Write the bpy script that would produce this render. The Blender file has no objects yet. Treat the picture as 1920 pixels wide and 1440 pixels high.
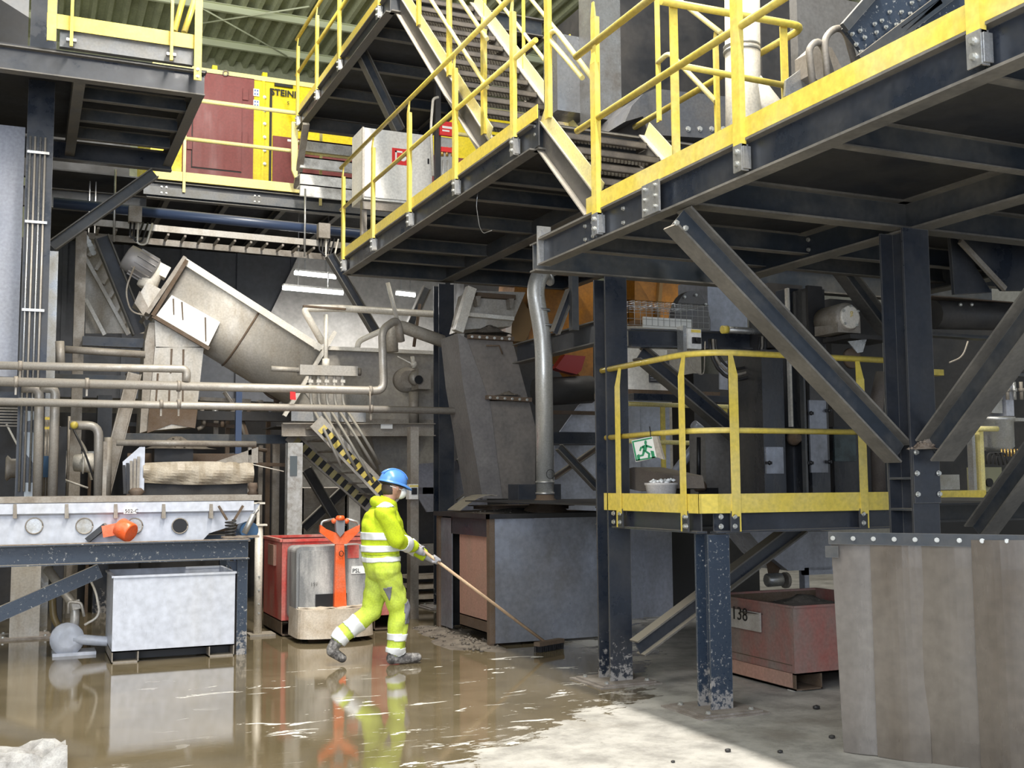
import bpy, bmesh, math, random
from mathutils import Vector, Matrix
random.seed(7)
S=bpy.context.scene; COL=S.collection
V=Vector
# ---------------------------------------------------------------- camera
FPX=2070.3; YAW,PIT,ROL=.41520,.08992,-.006896; EYE=V((0,0,1.65))
fw=V((math.sin(YAW)*math.cos(PIT),math.cos(YAW)*math.cos(PIT),math.sin(PIT)))
r0=V((math.cos(YAW),-math.sin(YAW),0)); u0=r0.cross(fw)
rt=math.cos(ROL)*r0+math.sin(ROL)*u0; up=-math.sin(ROL)*r0+math.cos(ROL)*u0
cd=bpy.data.cameras.new('camera'); cam=bpy.data.objects.new('camera',cd); COL.objects.link(cam)
cam.matrix_world=Matrix(((rt.x,up.x,-fw.x,EYE.x),(rt.y,up.y,-fw.y,EYE.y),(rt.z,up.z,-fw.z,EYE.z),(0,0,0,1)))
cd.sensor_width=36; cd.lens=FPX*36/1920; cd.clip_start=.1; cd.clip_end=200
S.camera=cam
# ---------------------------------------------------------------- world, exposure, hall lamps, added roof fill
w=bpy.data.worlds.new('daylight'); S.world=w; w.use_nodes=True
w.node_tree.nodes['Background'].inputs[0].default_value=(.80,.88,1.0,1)
w.node_tree.nodes['Background'].inputs[1].default_value=.95
S.view_settings.view_transform='Standard'; S.view_settings.look='None'
S.view_settings.gamma=1; S.view_settings.use_curve_mapping=False
S.view_settings.exposure=0.55
def area(name,loc,target,sx,sy,power,col):
    d=bpy.data.lights.new(name,'AREA'); d.shape='RECTANGLE'; d.size=sx; d.size_y=sy; d.energy=power; d.color=col
    o=bpy.data.objects.new(name,d); COL.objects.link(o); o.location=loc
    o.rotation_euler=(V(target)-V(loc)).to_track_quat('-Z','Y').to_euler(); return o
area('hall_lamp_row',(2.75,5.5,10.95),(2.75,5.5,0),.22,12,1700,(1,.95,.87))
area('hall_lamp_bank',(-3.5,3,9.5),(2.5,9,2.5),5,6,500,(1,.95,.88))
area('gate_daylight',(-3.5,-3.5,3.6),(3,10,2.0),6,4,420,(.83,.90,1))
area('roof_fill_light',(0,15,8.4),(1.5,18,11.2),7,1.5,230,(1,.98,.88))  # unseen fill added to brighten the roof, not a hall fitting
area('upper_hall_lamp',(9,12,10.4),(6,10,4),4,8,350,(1,.96,.9))

# ---------------------------------------------------------------- point helpers on real planes
def ray(px,py): return fw+rt*((px-960)/FPX)-up*((py-720)/FPX)
def PX(px,py,x): d=ray(px,py); return EYE+d*(x/d.x)
def PY(px,py,y): d=ray(px,py); return EYE+d*(y/d.y)
def PZ(px,py,z): d=ray(px,py); return EYE+d*((z-1.65)/d.z)
X=V((1,0,0)); Y=V((0,1,0)); Z=V((0,0,1))
# ---------------------------------------------------------------- materials
MATS={}
def mat(n,c,rough=.5,metal=0,dirt=None,amt=.35,scale=3,bump=.0,dust=0,coat=0,streak=0,em=0,thr=.5,tr=0,edge=0,splash=0):
    if n in MATS: return MATS[n]
    m=bpy.data.materials.new(n); m.use_nodes=True; N=m.node_tree.nodes; L=m.node_tree.links
    b=N['Principled BSDF']; b.inputs['Roughness'].default_value=rough; b.inputs['Metallic'].default_value=metal
    b.inputs['Coat Weight'].default_value=coat
    if tr: b.inputs['Transmission Weight'].default_value=tr
    col=(*c,1); b.inputs['Base Color'].default_value=col
    if em: b.inputs['Emission Color'].default_value=col; b.inputs['Emission Strength'].default_value=em
    src=None
    if dirt or dust or bump:
        g=N.new('ShaderNodeNewGeometry'); mp=N.new('ShaderNodeMapping'); L.new(g.outputs['Position'],mp.inputs[0])
        if streak: mp.inputs['Scale'].default_value=(1,1,1/streak)
        no=N.new('ShaderNodeTexNoise'); no.inputs['Scale'].default_value=scale; no.inputs['Detail'].default_value=7; no.inputs['Roughness'].default_value=.65
        L.new(mp.outputs[0],no.inputs[0])
        cur=None
        if dirt:
            r=N.new('ShaderNodeValToRGB'); r.color_ramp.elements[0].position=thr-.12+(.1 if thr>.615 else 0); r.color_ramp.elements[1].position=thr+.16-(.1 if thr>.615 else 0)
            r.color_ramp.elements[1].color=(amt*2 if amt<.5 else 1,)*3+(1,)
            L.new(no.outputs[0],r.inputs[0])
            mx=N.new('ShaderNodeMix'); mx.data_type='RGBA'; mx.inputs[6].default_value=col; mx.inputs[7].default_value=(*dirt,1)
            L.new(r.outputs[0],mx.inputs[0]); cur=mx.outputs[2]
            n2=N.new('ShaderNodeTexNoise'); n2.inputs['Scale'].default_value=scale*14; n2.inputs['Detail'].default_value=3; L.new(g.outputs['Position'],n2.inputs[0])
            r2=N.new('ShaderNodeMapRange'); r2.inputs[1].default_value=.3; r2.inputs[2].default_value=.7; r2.inputs[3].default_value=.86; r2.inputs[4].default_value=1.1; L.new(n2.outputs[0],r2.inputs[0])
            m2=N.new('ShaderNodeMix'); m2.data_type='RGBA'; m2.blend_type='MULTIPLY'; m2.inputs[0].default_value=1
            L.new(cur,m2.inputs[6]); L.new(r2.outputs[0],m2.inputs[7]); cur=m2.outputs[2]
        if dust:   # settled dust on every face that points up
            sp=N.new('ShaderNodeSeparateXYZ'); L.new(g.outputs['Normal'],sp.inputs[0])
            rr=N.new('ShaderNodeMapRange'); rr.inputs[1].default_value=.35; rr.inputs[2].default_value=.9; rr.inputs[3].default_value=0; rr.inputs[4].default_value=dust; L.new(sp.outputs[2],rr.inputs[0])
            mx=N.new('ShaderNodeMix'); mx.data_type='RGBA'; mx.inputs[7].default_value=(.42,.37,.29,1)
            if cur: L.new(cur,mx.inputs[6])
            else: mx.inputs[6].default_value=col
            L.new(rr.outputs[0],mx.inputs[0]); cur=mx.outputs[2]
        if splash:  # dried mud splashes on the foot of the member
            sz=N.new('ShaderNodeSeparateXYZ'); L.new(g.outputs['Position'],sz.inputs[0])
            ns=N.new('ShaderNodeTexNoise'); ns.inputs['Scale'].default_value=13; ns.inputs['Detail'].default_value=6; ns.inputs['Roughness'].default_value=.75; L.new(g.outputs['Position'],ns.inputs[0])
            ms=N.new('ShaderNodeMapRange'); ms.inputs[1].default_value=0; ms.inputs[2].default_value=splash; ms.inputs[3].default_value=.42; ms.inputs[4].default_value=.74; L.new(sz.outputs[2],ms.inputs[0])
            sb=N.new('ShaderNodeMath'); sb.operation='SUBTRACT'; L.new(ns.outputs[0],sb.inputs[0]); L.new(ms.outputs[0],sb.inputs[1])
            mu=N.new('ShaderNodeMapRange'); mu.inputs[1].default_value=0; mu.inputs[2].default_value=.06; mu.inputs[4].default_value=.85; L.new(sb.outputs[0],mu.inputs[0])
            mx=N.new('ShaderNodeMix'); mx.data_type='RGBA'; mx.inputs[7].default_value=(.36,.34,.32,1); L.new(cur,mx.inputs[6]); L.new(mu.outputs[0],mx.inputs[0]); cur=mx.outputs[2]
        if edge:    # paint rubbed pale along the edges
            bv=N.new('ShaderNodeBevel'); bv.samples=3; bv.inputs['Radius'].default_value=edge
            dp=N.new('ShaderNodeVectorMath'); dp.operation='DOT_PRODUCT'; L.new(bv.outputs[0],dp.inputs[0]); L.new(g.outputs['Normal'],dp.inputs[1])
            me=N.new('ShaderNodeMapRange'); me.inputs[1].default_value=.99; me.inputs[2].default_value=.86; me.inputs[4].default_value=.55; L.new(dp.outputs['Value'],me.inputs[0])
            mx=N.new('ShaderNodeMix'); mx.data_type='RGBA'; mx.inputs[7].default_value=(.27,.255,.23,1); L.new(cur,mx.inputs[6]); L.new(me.outputs[0],mx.inputs[0]); cur=mx.outputs[2]
        if cur: L.new(cur,b.inputs['Base Color'])
        if dirt:
            r3=N.new('ShaderNodeMapRange'); r3.inputs[1].default_value=.35; r3.inputs[2].default_value=.65; r3.inputs[3].default_value=max(.05,rough-.12); r3.inputs[4].default_value=min(1,rough+.25); L.new(no.outputs[0],r3.inputs[0]); L.new(r3.outputs[0],b.inputs['Roughness'])
        if bump:
            bp=N.new('ShaderNodeBump'); bp.inputs['Strength'].default_value=bump; bp.inputs['Distance'].default_value=.01
            L.new(no.outputs[0],bp.inputs['Height']); L.new(bp.outputs[0],b.inputs['Normal'])
    MATS[n]=m; return m
DUST=(.27,.24,.20)
navy=mat('navy_steel',(.020,.026,.039),.34,0,(.052,.053,.058),.4,2.2,dust=.75,edge=.007,splash=.6)
navyl=mat('navy_dusty_steel',(.030,.038,.050),.42,0,(.115,.108,.096),.4,1.6,dust=.8,edge=.006,thr=.53)
navys=mat('navy_spattered_steel',(.030,.045,.072),.36,0,(.42,.42,.41),.5,38,dust=.8,thr=.62,edge=.007,splash=.7)
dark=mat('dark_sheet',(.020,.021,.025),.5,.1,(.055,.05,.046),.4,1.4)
deckm=mat('dark_deck_plate',(.022,.024,.030),.55,.2,(.05,.047,.042),.4,1.1)
yel=mat('yellow_paint',(.74,.575,.095),.36,0,(.60,.52,.28),.3,2,dust=.5,thr=.58)
yelp=mat('pale_yellow_paint',(.88,.76,.28),.4,0,(.7,.62,.38),.3,4,dust=.4)
yelv=mat('bright_yellow_panel',(.84,.66,.0),.35,0,(.55,.42,.04),.3,2,thr=.6)
galv=mat('galvanised_steel',(.52,.53,.54),.33,.75,(.40,.38,.34),.45,5)
stain=mat('stainless_sheet',(.55,.56,.60),.36,.6,(.45,.43,.40),.4,2.4,streak=3)
brush=mat('dull_steel_sheet',(.27,.29,.34),.32,.35,(.17,.165,.165),.4,1.6,streak=1.5)
bingrey=mat('pale_grey_enamel',(.56,.59,.67),.36,.05,(.47,.46,.44),.3,1.1,streak=5,thr=.6)
beige=mat('dusty_beige_metal',(.34,.31,.27),.5,.2,(.20,.165,.13),.4,4,dust=.6)
beigel=mat('pale_beige_metal',(.50,.475,.435),.42,.3,(.34,.29,.22),.35,3,dust=.5,streak=3)
pipem=mat('dusty_pipe_metal',(.46,.43,.39),.4,.35,(.36,.32,.27),.4,6,dust=.5)
pvc=mat('silver_duct_metal',(.60,.60,.58),.33,.5,(.34,.32,.28),.35,5,streak=4)
white=mat('white_enamel',(.80,.79,.76),.4,0,(.62,.58,.5),.3,2.5,streak=4,thr=.6)
wblue=mat('bluish_white_sheet',(.46,.49,.58),.35,.2,(.32,.32,.34),.4,1.6,streak=2)
red=mat('worn_red_paint',(.55,.055,.045),.45,0,(.50,.30,.25),.4,3,dust=.5,streak=3)
maroon=mat('maroon_paint',(.19,.034,.034),.5,0,(.24,.075,.07),.3,2,streak=5)
pink=mat('faded_pink_paint',(.48,.27,.21),.55,0,(.38,.25,.19),.4,3,streak=3)
orange=mat('orange_red_paint',(.85,.13,.03),.32,0,(.62,.32,.22),.3,5,thr=.6)
orangem=mat('ochre_machine_paint',(.50,.20,.02),.45,0,(.20,.10,.035),.45,2)
rust=mat('rusty_steel',(.13,.095,.07),.75,.1,(.12,.08,.05),.5,5,bump=.3)
soil=mat('dark_dirt',(.085,.072,.058),.95,0,(.18,.155,.125),.5,9,bump=.6)
crumb=mat('brown_crumbs',(.20,.15,.11),.95,0,(.36,.31,.26),.5,20,bump=.6)
rubber=mat('black_rubber',(.02,.02,.022),.5,0,(.06,.055,.05),.4,4)
plas=mat('clear_curtain_plastic',(.16,.138,.115),.24,.05,(.085,.068,.052),.5,.9,streak=3.5,coat=.3)
plas2=mat('hazy_curtain_plastic',(.20,.185,.172),.28,.05,(.125,.105,.088),.5,1.3,streak=4,coat=.3)
plas3=mat('brown_curtain_plastic',(.105,.084,.064),.24,.05,(.165,.142,.118),.5,1.0,streak=4,coat=.3)
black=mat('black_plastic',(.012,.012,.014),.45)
boltm=mat('zinc_bolt',(.55,.55,.52),.35,.7)
conc=mat('concrete_block',(.55,.53,.50),.8,0,(.40,.38,.35),.4,3,bump=.2)
truckm=mat('scuffed_grey_cover',(.20,.205,.21),.5,0,(.55,.54,.52),.5,6,streak=5,thr=.52)
mudm=mat('mud_coated_metal',(.60,.53,.44),.8,0,(.42,.34,.25),.5,5,bump=.4)
canvas=mat('tan_wet_canvas',(.33,.275,.20),.38,0,(.52,.46,.37),.5,5,bump=.8,thr=.55)
tubem=mat('lamp_tube',(1,.99,.96),em=14)
wood=mat('pale_wood',(.60,.43,.28),.6,0,(.45,.30,.18),.4,12)
redsign=mat('red_sign',(.72,.03,.03),.4)
whitesign=mat('white_sign',(.85,.86,.85),.5)
green=mat('green_sign_print',(.03,.28,.13),.5)
blackp=mat('black_print',(.01,.01,.01),.6)
brass=mat('brass',(.7,.45,.15),.3,.8)
blue=mat('blue_plastic',(.10,.28,.72),.28,coat=.3)
cream=mat('cream_pipe_paint',(.78,.74,.66),.38,.1,(.6,.54,.45),.35,4,dust=.4)
flng=mat('dusty_flange_steel',(.105,.10,.092),.5,0,(.19,.175,.15),.45,2.5,dust=.8)
slate=mat('slate_channel_steel',(.13,.14,.155),.42,.2,(.23,.22,.20),.45,3,dust=.4)
muddy=mat('muddy_base_plate',(.20,.17,.145),.85,0,(.32,.29,.26),.5,9,bump=.5)
# ---------------------------------------------------------------- mesh builder
class M:
    def __init__(s): s.v=[]; s.f=[]; s.sm=[]
    def add(s,vs,fs,sm=False):
        o=len(s.v); s.v+= [tuple(v) for v in vs]; s.f+=[tuple(i+o for i in f) for f in fs]; s.sm+=[sm]*len(fs); return s
    def hexa(s,a): return s.add(a,[(0,3,2,1),(4,5,6,7),(0,1,5,4),(1,2,6,5),(2,3,7,6),(3,0,4,7)])
    def bx(s,x0,x1,y0,y1,z0,z1):
        return s.hexa([(x0,y0,z0),(x1,y0,z0),(x1,y1,z0),(x0,y1,z0),(x0,y0,z1),(x1,y0,z1),(x1,y1,z1),(x0,y1,z1)])
    def fr(s,p,q,upv):
        p=V(p);q=V(q);d=(q-p).normalized();u=V(upv);u=(u-d*u.dot(d))
        if u.length<1e-4: u=Y-d*Y.dot(d)
        u.normalize(); return p,q,d,u,d.cross(u)
    def bar(s,p,q,w_,h,upv=(0,0,1),ou=0,os=0):
        p,q,d,u,sd=s.fr(p,q,upv); c=[]
        for e in(p,q): c.append([e+u*(ou+b*h/2)+sd*(os+a*w_/2) for a,b in((-1,-1),(1,-1),(1,1),(-1,1))])
        return s.hexa(c[0]+c[1])
    def ib(s,p,q,h,b,tf=.014,tw=.009,upv=(0,0,1)):   # I section, centred
        s.bar(p,q,b,tf,upv,ou=h/2-tf/2); s.bar(p,q,b,tf,upv,ou=-h/2+tf/2); return s.bar(p,q,tw,h-2*tf,upv)
    def ch(s,p,q,h,b,t=.01,upv=(0,0,1),sg=1):
        s.bar(p,q,t,h,upv); s.bar(p,q,b,t,upv,ou=h/2-t/2,os=sg*(b/2)); return s.bar(p,q,b,t,upv,ou=-h/2+t/2,os=sg*(b/2))
    def tube(s,pts,r,n=10,r2=None,hollow=False):
        pts=[V(p) for p in pts]; rs=r if isinstance(r,(list,tuple)) else [r]*len(pts)
        d=(pts[1]-pts[0]).normalized(); a=Z if abs(d.z)<.9 else X; u=(a-d*a.dot(d)).normalized(); vs=[];k=len(pts)
        for i,p in enumerate(pts):
            if 0<i<k-1: t=((pts[i+1]-p).normalized()+(p-pts[i-1]).normalized())
            elif i==0: t=pts[1]-p
            else: t=p-pts[i-1]
            if t.length<1e-6: t=d
            t.normalize(); u=(u-t*u.dot(t)).normalized(); w_=t.cross(u)
            for j in range(n):
                an=2*math.pi*j/n; vs.append(p+(u*math.cos(an)+w_*math.sin(an))*rs[i])
        fs=[(i*n+j,i*n+(j+1)%n,(i+1)*n+(j+1)%n,(i+1)*n+j) for i in range(k-1) for j in range(n)]
        s.add(vs,fs,True); o=len(s.v)-len(vs)
        s.f.append(tuple(o+j for j in range(n-1,-1,-1))); s.f.append(tuple(o+(k-1)*n+j for j in range(n))); s.sm+=[False,False]
        return s
    def cyl(s,p,q,r,n=12): return s.tube([p,q],r,n)
    def lathe(s,p,ax,prof,n=20):     # prof list of (t,r)
        p=V(p);ax=V(ax).normalized(); return s.tube([p+ax*(t+i*1e-5) for i,(t,r) in enumerate(prof)],[max(r,1e-4) for t,r in prof],n)
    def ball(s,c,r,n=8,sc=(1,1,1)):
        c=V(c);vs=[];k=n//2
        for i in range(k+1):
            th=math.pi*i/k
            for j in range(n): vs.append(c+V((math.sin(th)*math.cos(6.28318*j/n)*r*sc[0],math.sin(th)*math.sin(6.28318*j/n)*r*sc[1],math.cos(th)*r*sc[2])))
        return s.add(vs,[(i*n+j,(i+1)*n+j,(i+1)*n+(j+1)%n,i*n+(j+1)%n) for i in range(k) for j in range(n)],True)
    def prism(s,poly,ext):
        poly=[V(p) for p in poly];e=V(ext);n=len(poly)
        nn=V((0,0,0))
        for i in range(n): nn+=poly[i].cross(poly[(i+1)%n])
        if nn.dot(e)>0: poly=poly[::-1]
        fs=[tuple(range(n)),tuple(range(2*n-1,n-1,-1))]+[(i,i+n,(i+1)%n+n,(i+1)%n) for i in range(n)]
        return s.add(poly+[p+e for p in poly],fs)
    def shell(s,rows,th):            # grid of points -> thick sheet
        R=len(rows);Cn=len(rows[0]); e=V(th); vs=[V(p) for r in rows for p in r]; k=len(vs); vs+=[p+e for p in vs]; fs=[]
        for i in range(R-1):
            for j in range(Cn-1):
                a=i*Cn+j; q=(a,a+1,a+Cn+1,a+Cn); fs+=[q,tuple(x+k for x in q[::-1])]
        bd=[j for j in range(Cn)]+[i*Cn+Cn-1 for i in range(1,R)]+[(R-1)*Cn+j for j in range(Cn-2,-1,-1)]+[i*Cn for i in range(R-2,0,-1)]
        for i in range(len(bd)): a,b=bd[i],bd[(i+1)%len(bd)]; fs.append((b,a,a+k,b+k))
        return s.add(vs,fs,False)
def thing(name,label,cat,loc=(0,0,0),group=None):
    o=bpy.data.objects.new(name,None); COL.objects.link(o); o.location=loc; o.empty_display_size=.1
    o['label']=label; o['category']=cat
    if group: o['group']=group
    return o
def wloc(o):
    l=V((0,0,0))
    while o: l+=V(o.location); o=o.parent
    return l
def mk(name,m,ma,parent=None,label=None,kind=None):
    if parent is not None: org=wloc(parent)
    else:
        org=V((sum(v[0] for v in m.v)/len(m.v),sum(v[1] for v in m.v)/len(m.v),min(v[2] for v in m.v)))
    me=bpy.data.meshes.new(name); me.from_pydata([V(v)-org for v in m.v],[],m.f); me.materials.append(ma)
    me.polygons.foreach_set('use_smooth',m.sm)
    bm=bmesh.new(); bm.from_mesh(me); bmesh.ops.recalc_face_normals(bm,faces=bm.faces); bm.to_mesh(me); bm.free()
    o=bpy.data.objects.new(name,me); COL.objects.link(o); o.parent=parent
    if parent is None: o.location=org
    if label: o['label']=label
    if kind: o['kind']=kind
    return o
def solo(name,label,cat,m,ma,group=None):
    o=mk(name,m,ma); o['label']=label; o['category']=cat
    if group: o['group']=group
    return o
def struct(name,m,ma,parent=None): return mk(name,m,ma,parent,kind=None if parent else 'structure')
def copytree(o,off,parent=None):
    c=o.copy(); COL.objects.link(c)
    if parent is None: c.location=V(o.location)+V(off)
    else: c.parent=parent
    for k in list(o.children): copytree(k,off,c)
    return c
BOLT={}
def bolt(parent,p,d,r=.014,name='bolt'):
    key=(tuple(d),r)
    if key not in BOLT:
        m=M(); dd=V(d).normalized(); m.tube([V((0,0,0)),dd*.006],r*1.35,8); m.tube([dd*.006,dd*.018],r,6)
        me=bpy.data.meshes.new(name); me.from_pydata(m.v,[],m.f); me.materials.append(boltm); BOLT[key]=me
    o=bpy.data.objects.new(name,BOLT[key]); COL.objects.link(o); o.parent=parent; o.location=V(p)-wloc(parent); return o
def text(name,s,size,p,xd,ma,parent,zd=(0,0,1),th=.002,bold=0):
    cu=bpy.data.curves.new(name,'FONT'); cu.body=s; cu.size=size; cu.extrude=th; cu.offset=bold; cu.resolution_u=3
    t=bpy.data.objects.new(name,cu); COL.objects.link(t); bpy.context.view_layer.update()
    me=bpy.data.meshes.new_from_object(t.evaluated_get(bpy.context.evaluated_depsgraph_get())); bpy.data.objects.remove(t)
    xd=V(xd).normalized(); zd=V(zd); n=xd.cross(zd).normalized(); zd=n.cross(xd)
    R=Matrix(((xd.x,zd.x,n.x),(xd.y,zd.y,n.y),(xd.z,zd.z,n.z))).to_4x4(); me.transform(R); me.transform(Matrix.Translation(V(p)-wloc(parent)))
    me.materials.clear(); me.materials.append(ma); o=bpy.data.objects.new(name,me); COL.objects.link(o); o.parent=parent; return o
def arc(p0,p1,p2,n=6):    # quadratic bend between p0 and p2 with corner p1
    p0,p1,p2=V(p0),V(p1),V(p2); return [p0*(1-t)**2+p1*2*t*(1-t)+p2*t*t for t in[i/n for i in range(n+1)]]
def bend(pts,r,n=5):       # polyline with rounded corners
    pts=[V(p) for p in pts]; out=[pts[0]]
    for i in range(1,len(pts)-1):
        a=(pts[i-1]-pts[i]); b=(pts[i+1]-pts[i]); ra=min(r,a.length*.49,b.length*.49)
        out+=arc(pts[i]+a.normalized()*ra,pts[i],pts[i]+b.normalized()*ra,n)
    return out+[pts[-1]]
# ================================================================ SETTING
def floor_mat():
    m=bpy.data.materials.new('wet_concrete_floor'); m.use_nodes=True; N=m.node_tree.nodes; L=m.node_tree.links; b=N['Principled BSDF']
    g=N.new('ShaderNodeNewGeometry'); sp=N.new('ShaderNodeSeparateXYZ'); L.new(g.outputs['Position'],sp.inputs[0])
    def noise(sc,det=6,ro=.6,scale=None,rot=0,dist=0):
        n=N.new('ShaderNodeTexNoise'); n.inputs['Scale'].default_value=sc; n.inputs['Detail'].default_value=det; n.inputs['Roughness'].default_value=ro; n.inputs['Distortion'].default_value=dist
        if scale:
            mp=N.new('ShaderNodeMapping'); mp.inputs['Scale'].default_value=scale; mp.inputs['Rotation'].default_value=(0,0,rot); L.new(g.outputs['Position'],mp.inputs[0]); L.new(mp.outputs[0],n.inputs[0])
        else: L.new(g.outputs['Position'],n.inputs[0])
        return n.outputs[0]
    def mth(op,a,b_=None,c=None):
        n=N.new('ShaderNodeMath'); n.operation=op
        for i,x in enumerate((a,b_,c)):
            if x is None: continue
            if isinstance(x,(int,float)): n.inputs[i].default_value=x
            else: L.new(x,n.inputs[i])
        return n.outputs[0]
    def rng(x,a,b_,c=0,d=1):
        n=N.new('ShaderNodeMapRange'); n.interpolation_type='SMOOTHSTEP'; L.new(x,n.inputs[0])
        for i,q in enumerate((a,b_,c,d)): n.inputs[i+1].default_value=q
        return n.outputs[0]
    def mix(f,a,b_):
        n=N.new('ShaderNodeMix'); n.data_type='RGBA'
        for i,x in((0,f),(6,a),(7,b_)):
            if isinstance(x,tuple): n.inputs[i].default_value=(*x,1)
            elif isinstance(x,(int,float)): n.inputs[i].default_value=x
            else: L.new(x,n.inputs[i])
        return n.outputs[2]
    x,y=sp.outputs[0],sp.outputs[1]
    big=noise(.9,5,.6); mid=noise(3.2,7,.7); fine=noise(22,6,.7); strk=noise(2.2,7,.72,(1.0,4.5,1),-.35,.6)
    # water stands where the slab is low: a line running from (2,6.2) to (4.2,7.6), the bay to the right drains
    d=mth('SUBTRACT',y,mth('ADD',6.05,mth('MULTIPLY',mth('MAXIMUM',mth('SUBTRACT',x,2.0),0),.62)))
    d=mth('ADD',d,mth('MULTIPLY',mth('MAXIMUM',mth('SUBTRACT',x,4.3),0),-.95))
    d=mth('ADD',d,mth('ADD',mth('MULTIPLY',mth('SUBTRACT',strk,.5),1.5),mth('MULTIPLY',mth('SUBTRACT',noise(1.3,6,.68,None,0,1.2),.5),2.6)))
    wet=rng(d,-.05,.06)
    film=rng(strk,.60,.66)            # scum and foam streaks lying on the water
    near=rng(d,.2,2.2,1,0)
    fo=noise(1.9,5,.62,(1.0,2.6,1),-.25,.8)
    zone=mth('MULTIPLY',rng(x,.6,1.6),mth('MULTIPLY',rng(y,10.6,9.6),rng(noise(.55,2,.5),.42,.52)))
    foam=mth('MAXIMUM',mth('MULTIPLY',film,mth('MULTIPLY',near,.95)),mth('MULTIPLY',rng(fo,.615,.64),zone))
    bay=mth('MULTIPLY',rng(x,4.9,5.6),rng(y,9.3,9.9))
    foam=mth('MAXIMUM',foam,mth('MULTIPLY',rng(fo,.43,.49),bay))  # pale water reflections in the bay, painted in through the foam mask
    dry=mix(rng(mid,.35,.7),(.47,.455,.42),(.25,.24,.22)); dry=mix(rng(fine,.55,.8),dry,(.22,.20,.175)); dry=mix(rng(big,.52,.68,0,.5),dry,(.23,.205,.17))
    mud=mix(rng(big,.3,.7),(.118,.094,.052),(.185,.150,.094)); mud=mix(rng(mid,.5,.75,0,.6),mud,(.11,.085,.05))
    col=mix(wet,dry,mud); col=mix(mth('MULTIPLY',foam,wet),col,(.70,.69,.65))  # foam colour, shared by the painted bay reflections
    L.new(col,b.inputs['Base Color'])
    ro=mth('ADD',mth('MULTIPLY',wet,-.52),.62); ro=mth('ADD',ro,mth('MULTIPLY',mth('MULTIPLY',foam,wet),.4)); ro=mth('SUBTRACT',ro,mth('MULTIPLY',wet,.055))  # foam mask here includes the painted bay reflections
    L.new(ro,b.inputs['Roughness']); b.inputs['Specular IOR Level'].default_value=.75
    bp=N.new('ShaderNodeBump'); bp.inputs['Distance'].default_value=.006
    L.new(mth('SUBTRACT',1,mth('MULTIPLY',wet,.955)),bp.inputs['Strength']); L.new(mth('ADD',mid,mth('MULTIPLY',fine,.5)),bp.inputs['Height']); L.new(bp.outputs[0],b.inputs['Normal'])
    return m
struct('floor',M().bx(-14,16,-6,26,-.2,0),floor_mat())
roofm=mat('olive_roof_sheet',(.50,.53,.36),.5,.1,(.38,.40,.28),.4,1.5)
m=M(); m.bx(-14,16,-6,25,11.18,11.3)
c=struct('ceiling',m,roofm)
k=0
for i in range(60):
    x=-2.4+i*.3
    mk('roof_rib',M().prism([(x,14,11.18),(x+.05,14,11.05),(x+.13,14,11.05),(x+.18,14,11.18)],(0,10.6,0)),roofm,c)
wallm=mat('grey_wall_panel',(.30,.31,.30),.5,.1,(.22,.22,.21),.4,1)
dwall=mat('dark_wall_panel',(.05,.055,.065),.55,.1,(.09,.09,.095),.4,1)
struct('wall_back',M().bx(-14,16,24.6,24.8,0,11.2),mat('olive_wall_panel',(.48,.50,.35),.5,.1,(.36,.38,.27),.4,1))
struct('wall_left',M().bx(-14,-13.8,-6,25,0,11.2),wallm)
struct('wall_right',M().bx(15.8,16,-6,25,0,11.2),wallm)
m=M()
for yy,h in((21.4,.16),(23.2,.16)): m.ch((-3,yy,10.97),(12,yy,10.97),h,.07,.01)
struct('trim_1',m,mat('olive_purlin',(.66,.70,.50),.5))
m=M()
for a,b in((PZ(370,45,10.9),PZ(580,12,10.9)),(PZ(370,10,10.9),PZ(590,135,10.9))): m.cyl(a,b,.018,6)
struct('trim_2',m,mat('olive_purlin',(.66,.70,.50)))
# partition sheets below the back platform
bk=struct('wall_partition',M().bx(-3,9.5,20.6,20.7,3.2,5.95),dwall)
for i in range(12): mk('panel_rib',M().bx(-2.5+i*1.0,-2.42+i*1.0,20.55,20.6,3.2,5.95),dwall,bk)
struct('wall_partition_low',M().bx(-3,15,22.6,22.7,0,6),mat('pale_partition',(.42,.40,.37),.6,0,(.28,.26,.23),.45,1.2))

mk('pale_panel',M().prism([PY(a,b,20.45) for a,b in((560,478),(835,505),(835,665),(495,650),(505,592))],(0,.05,0)),mat('pale_soffit_panel',(.55,.53,.50),.6,0,(.40,.38,.35),.4,1),bk)
struct('wall_dark_left',M().bx(-3.5,-.13,15.56,15.6,5.9,11.1).bx(-3.5,1.35,17.7,17.8,6.28,7.0),dark)
# ================================================================ STEEL: columns
def column(label,x0,x1,y0,y1,z0,z1,ma,flange='y',plate=.16,name='steel_column',pm=None,group=None,t=.015):
    cx,cy=(x0+x1)/2,(y0+y1)/2
    r=thing(name,label,'column',(cx,cy,z0),group)
    m=M()
    if flange=='y': m.bx(x0,x1,y0,y0+t,z0,z1);m.bx(x0,x1,y1-t,y1,z0,z1);m.bx(cx-.006,cx+.006,y0+t,y1-t,z0,z1)
    else: m.bx(x0,x0+t,y0,y1,z0,z1);m.bx(x1-t,x1,y0,y1,z0,z1);m.bx(x0+t,x1-t,cy-.006,cy+.006,z0,z1)
    mk('column_shaft',m,ma,r)
    if plate:
        mk('base_plate',M().bx(x0-plate,x1+plate,y0-plate,y1+plate,z0,z0+.025),pm or muddy,r)
        mk('grout_pad',M().bx(x0-plate*1.3,x1+plate*1.3,y0-plate*1.2,y1+plate*1.3,z0,z0+.012),muddy,r)
        for a in(x0-plate*.6,x1+plate*.6):
            for b in(y0-plate*.6,y1+plate*.6): bolt(r,(a,b,z0+.025),(0,0,1),.017,'anchor_bolt')
    return r
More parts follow.
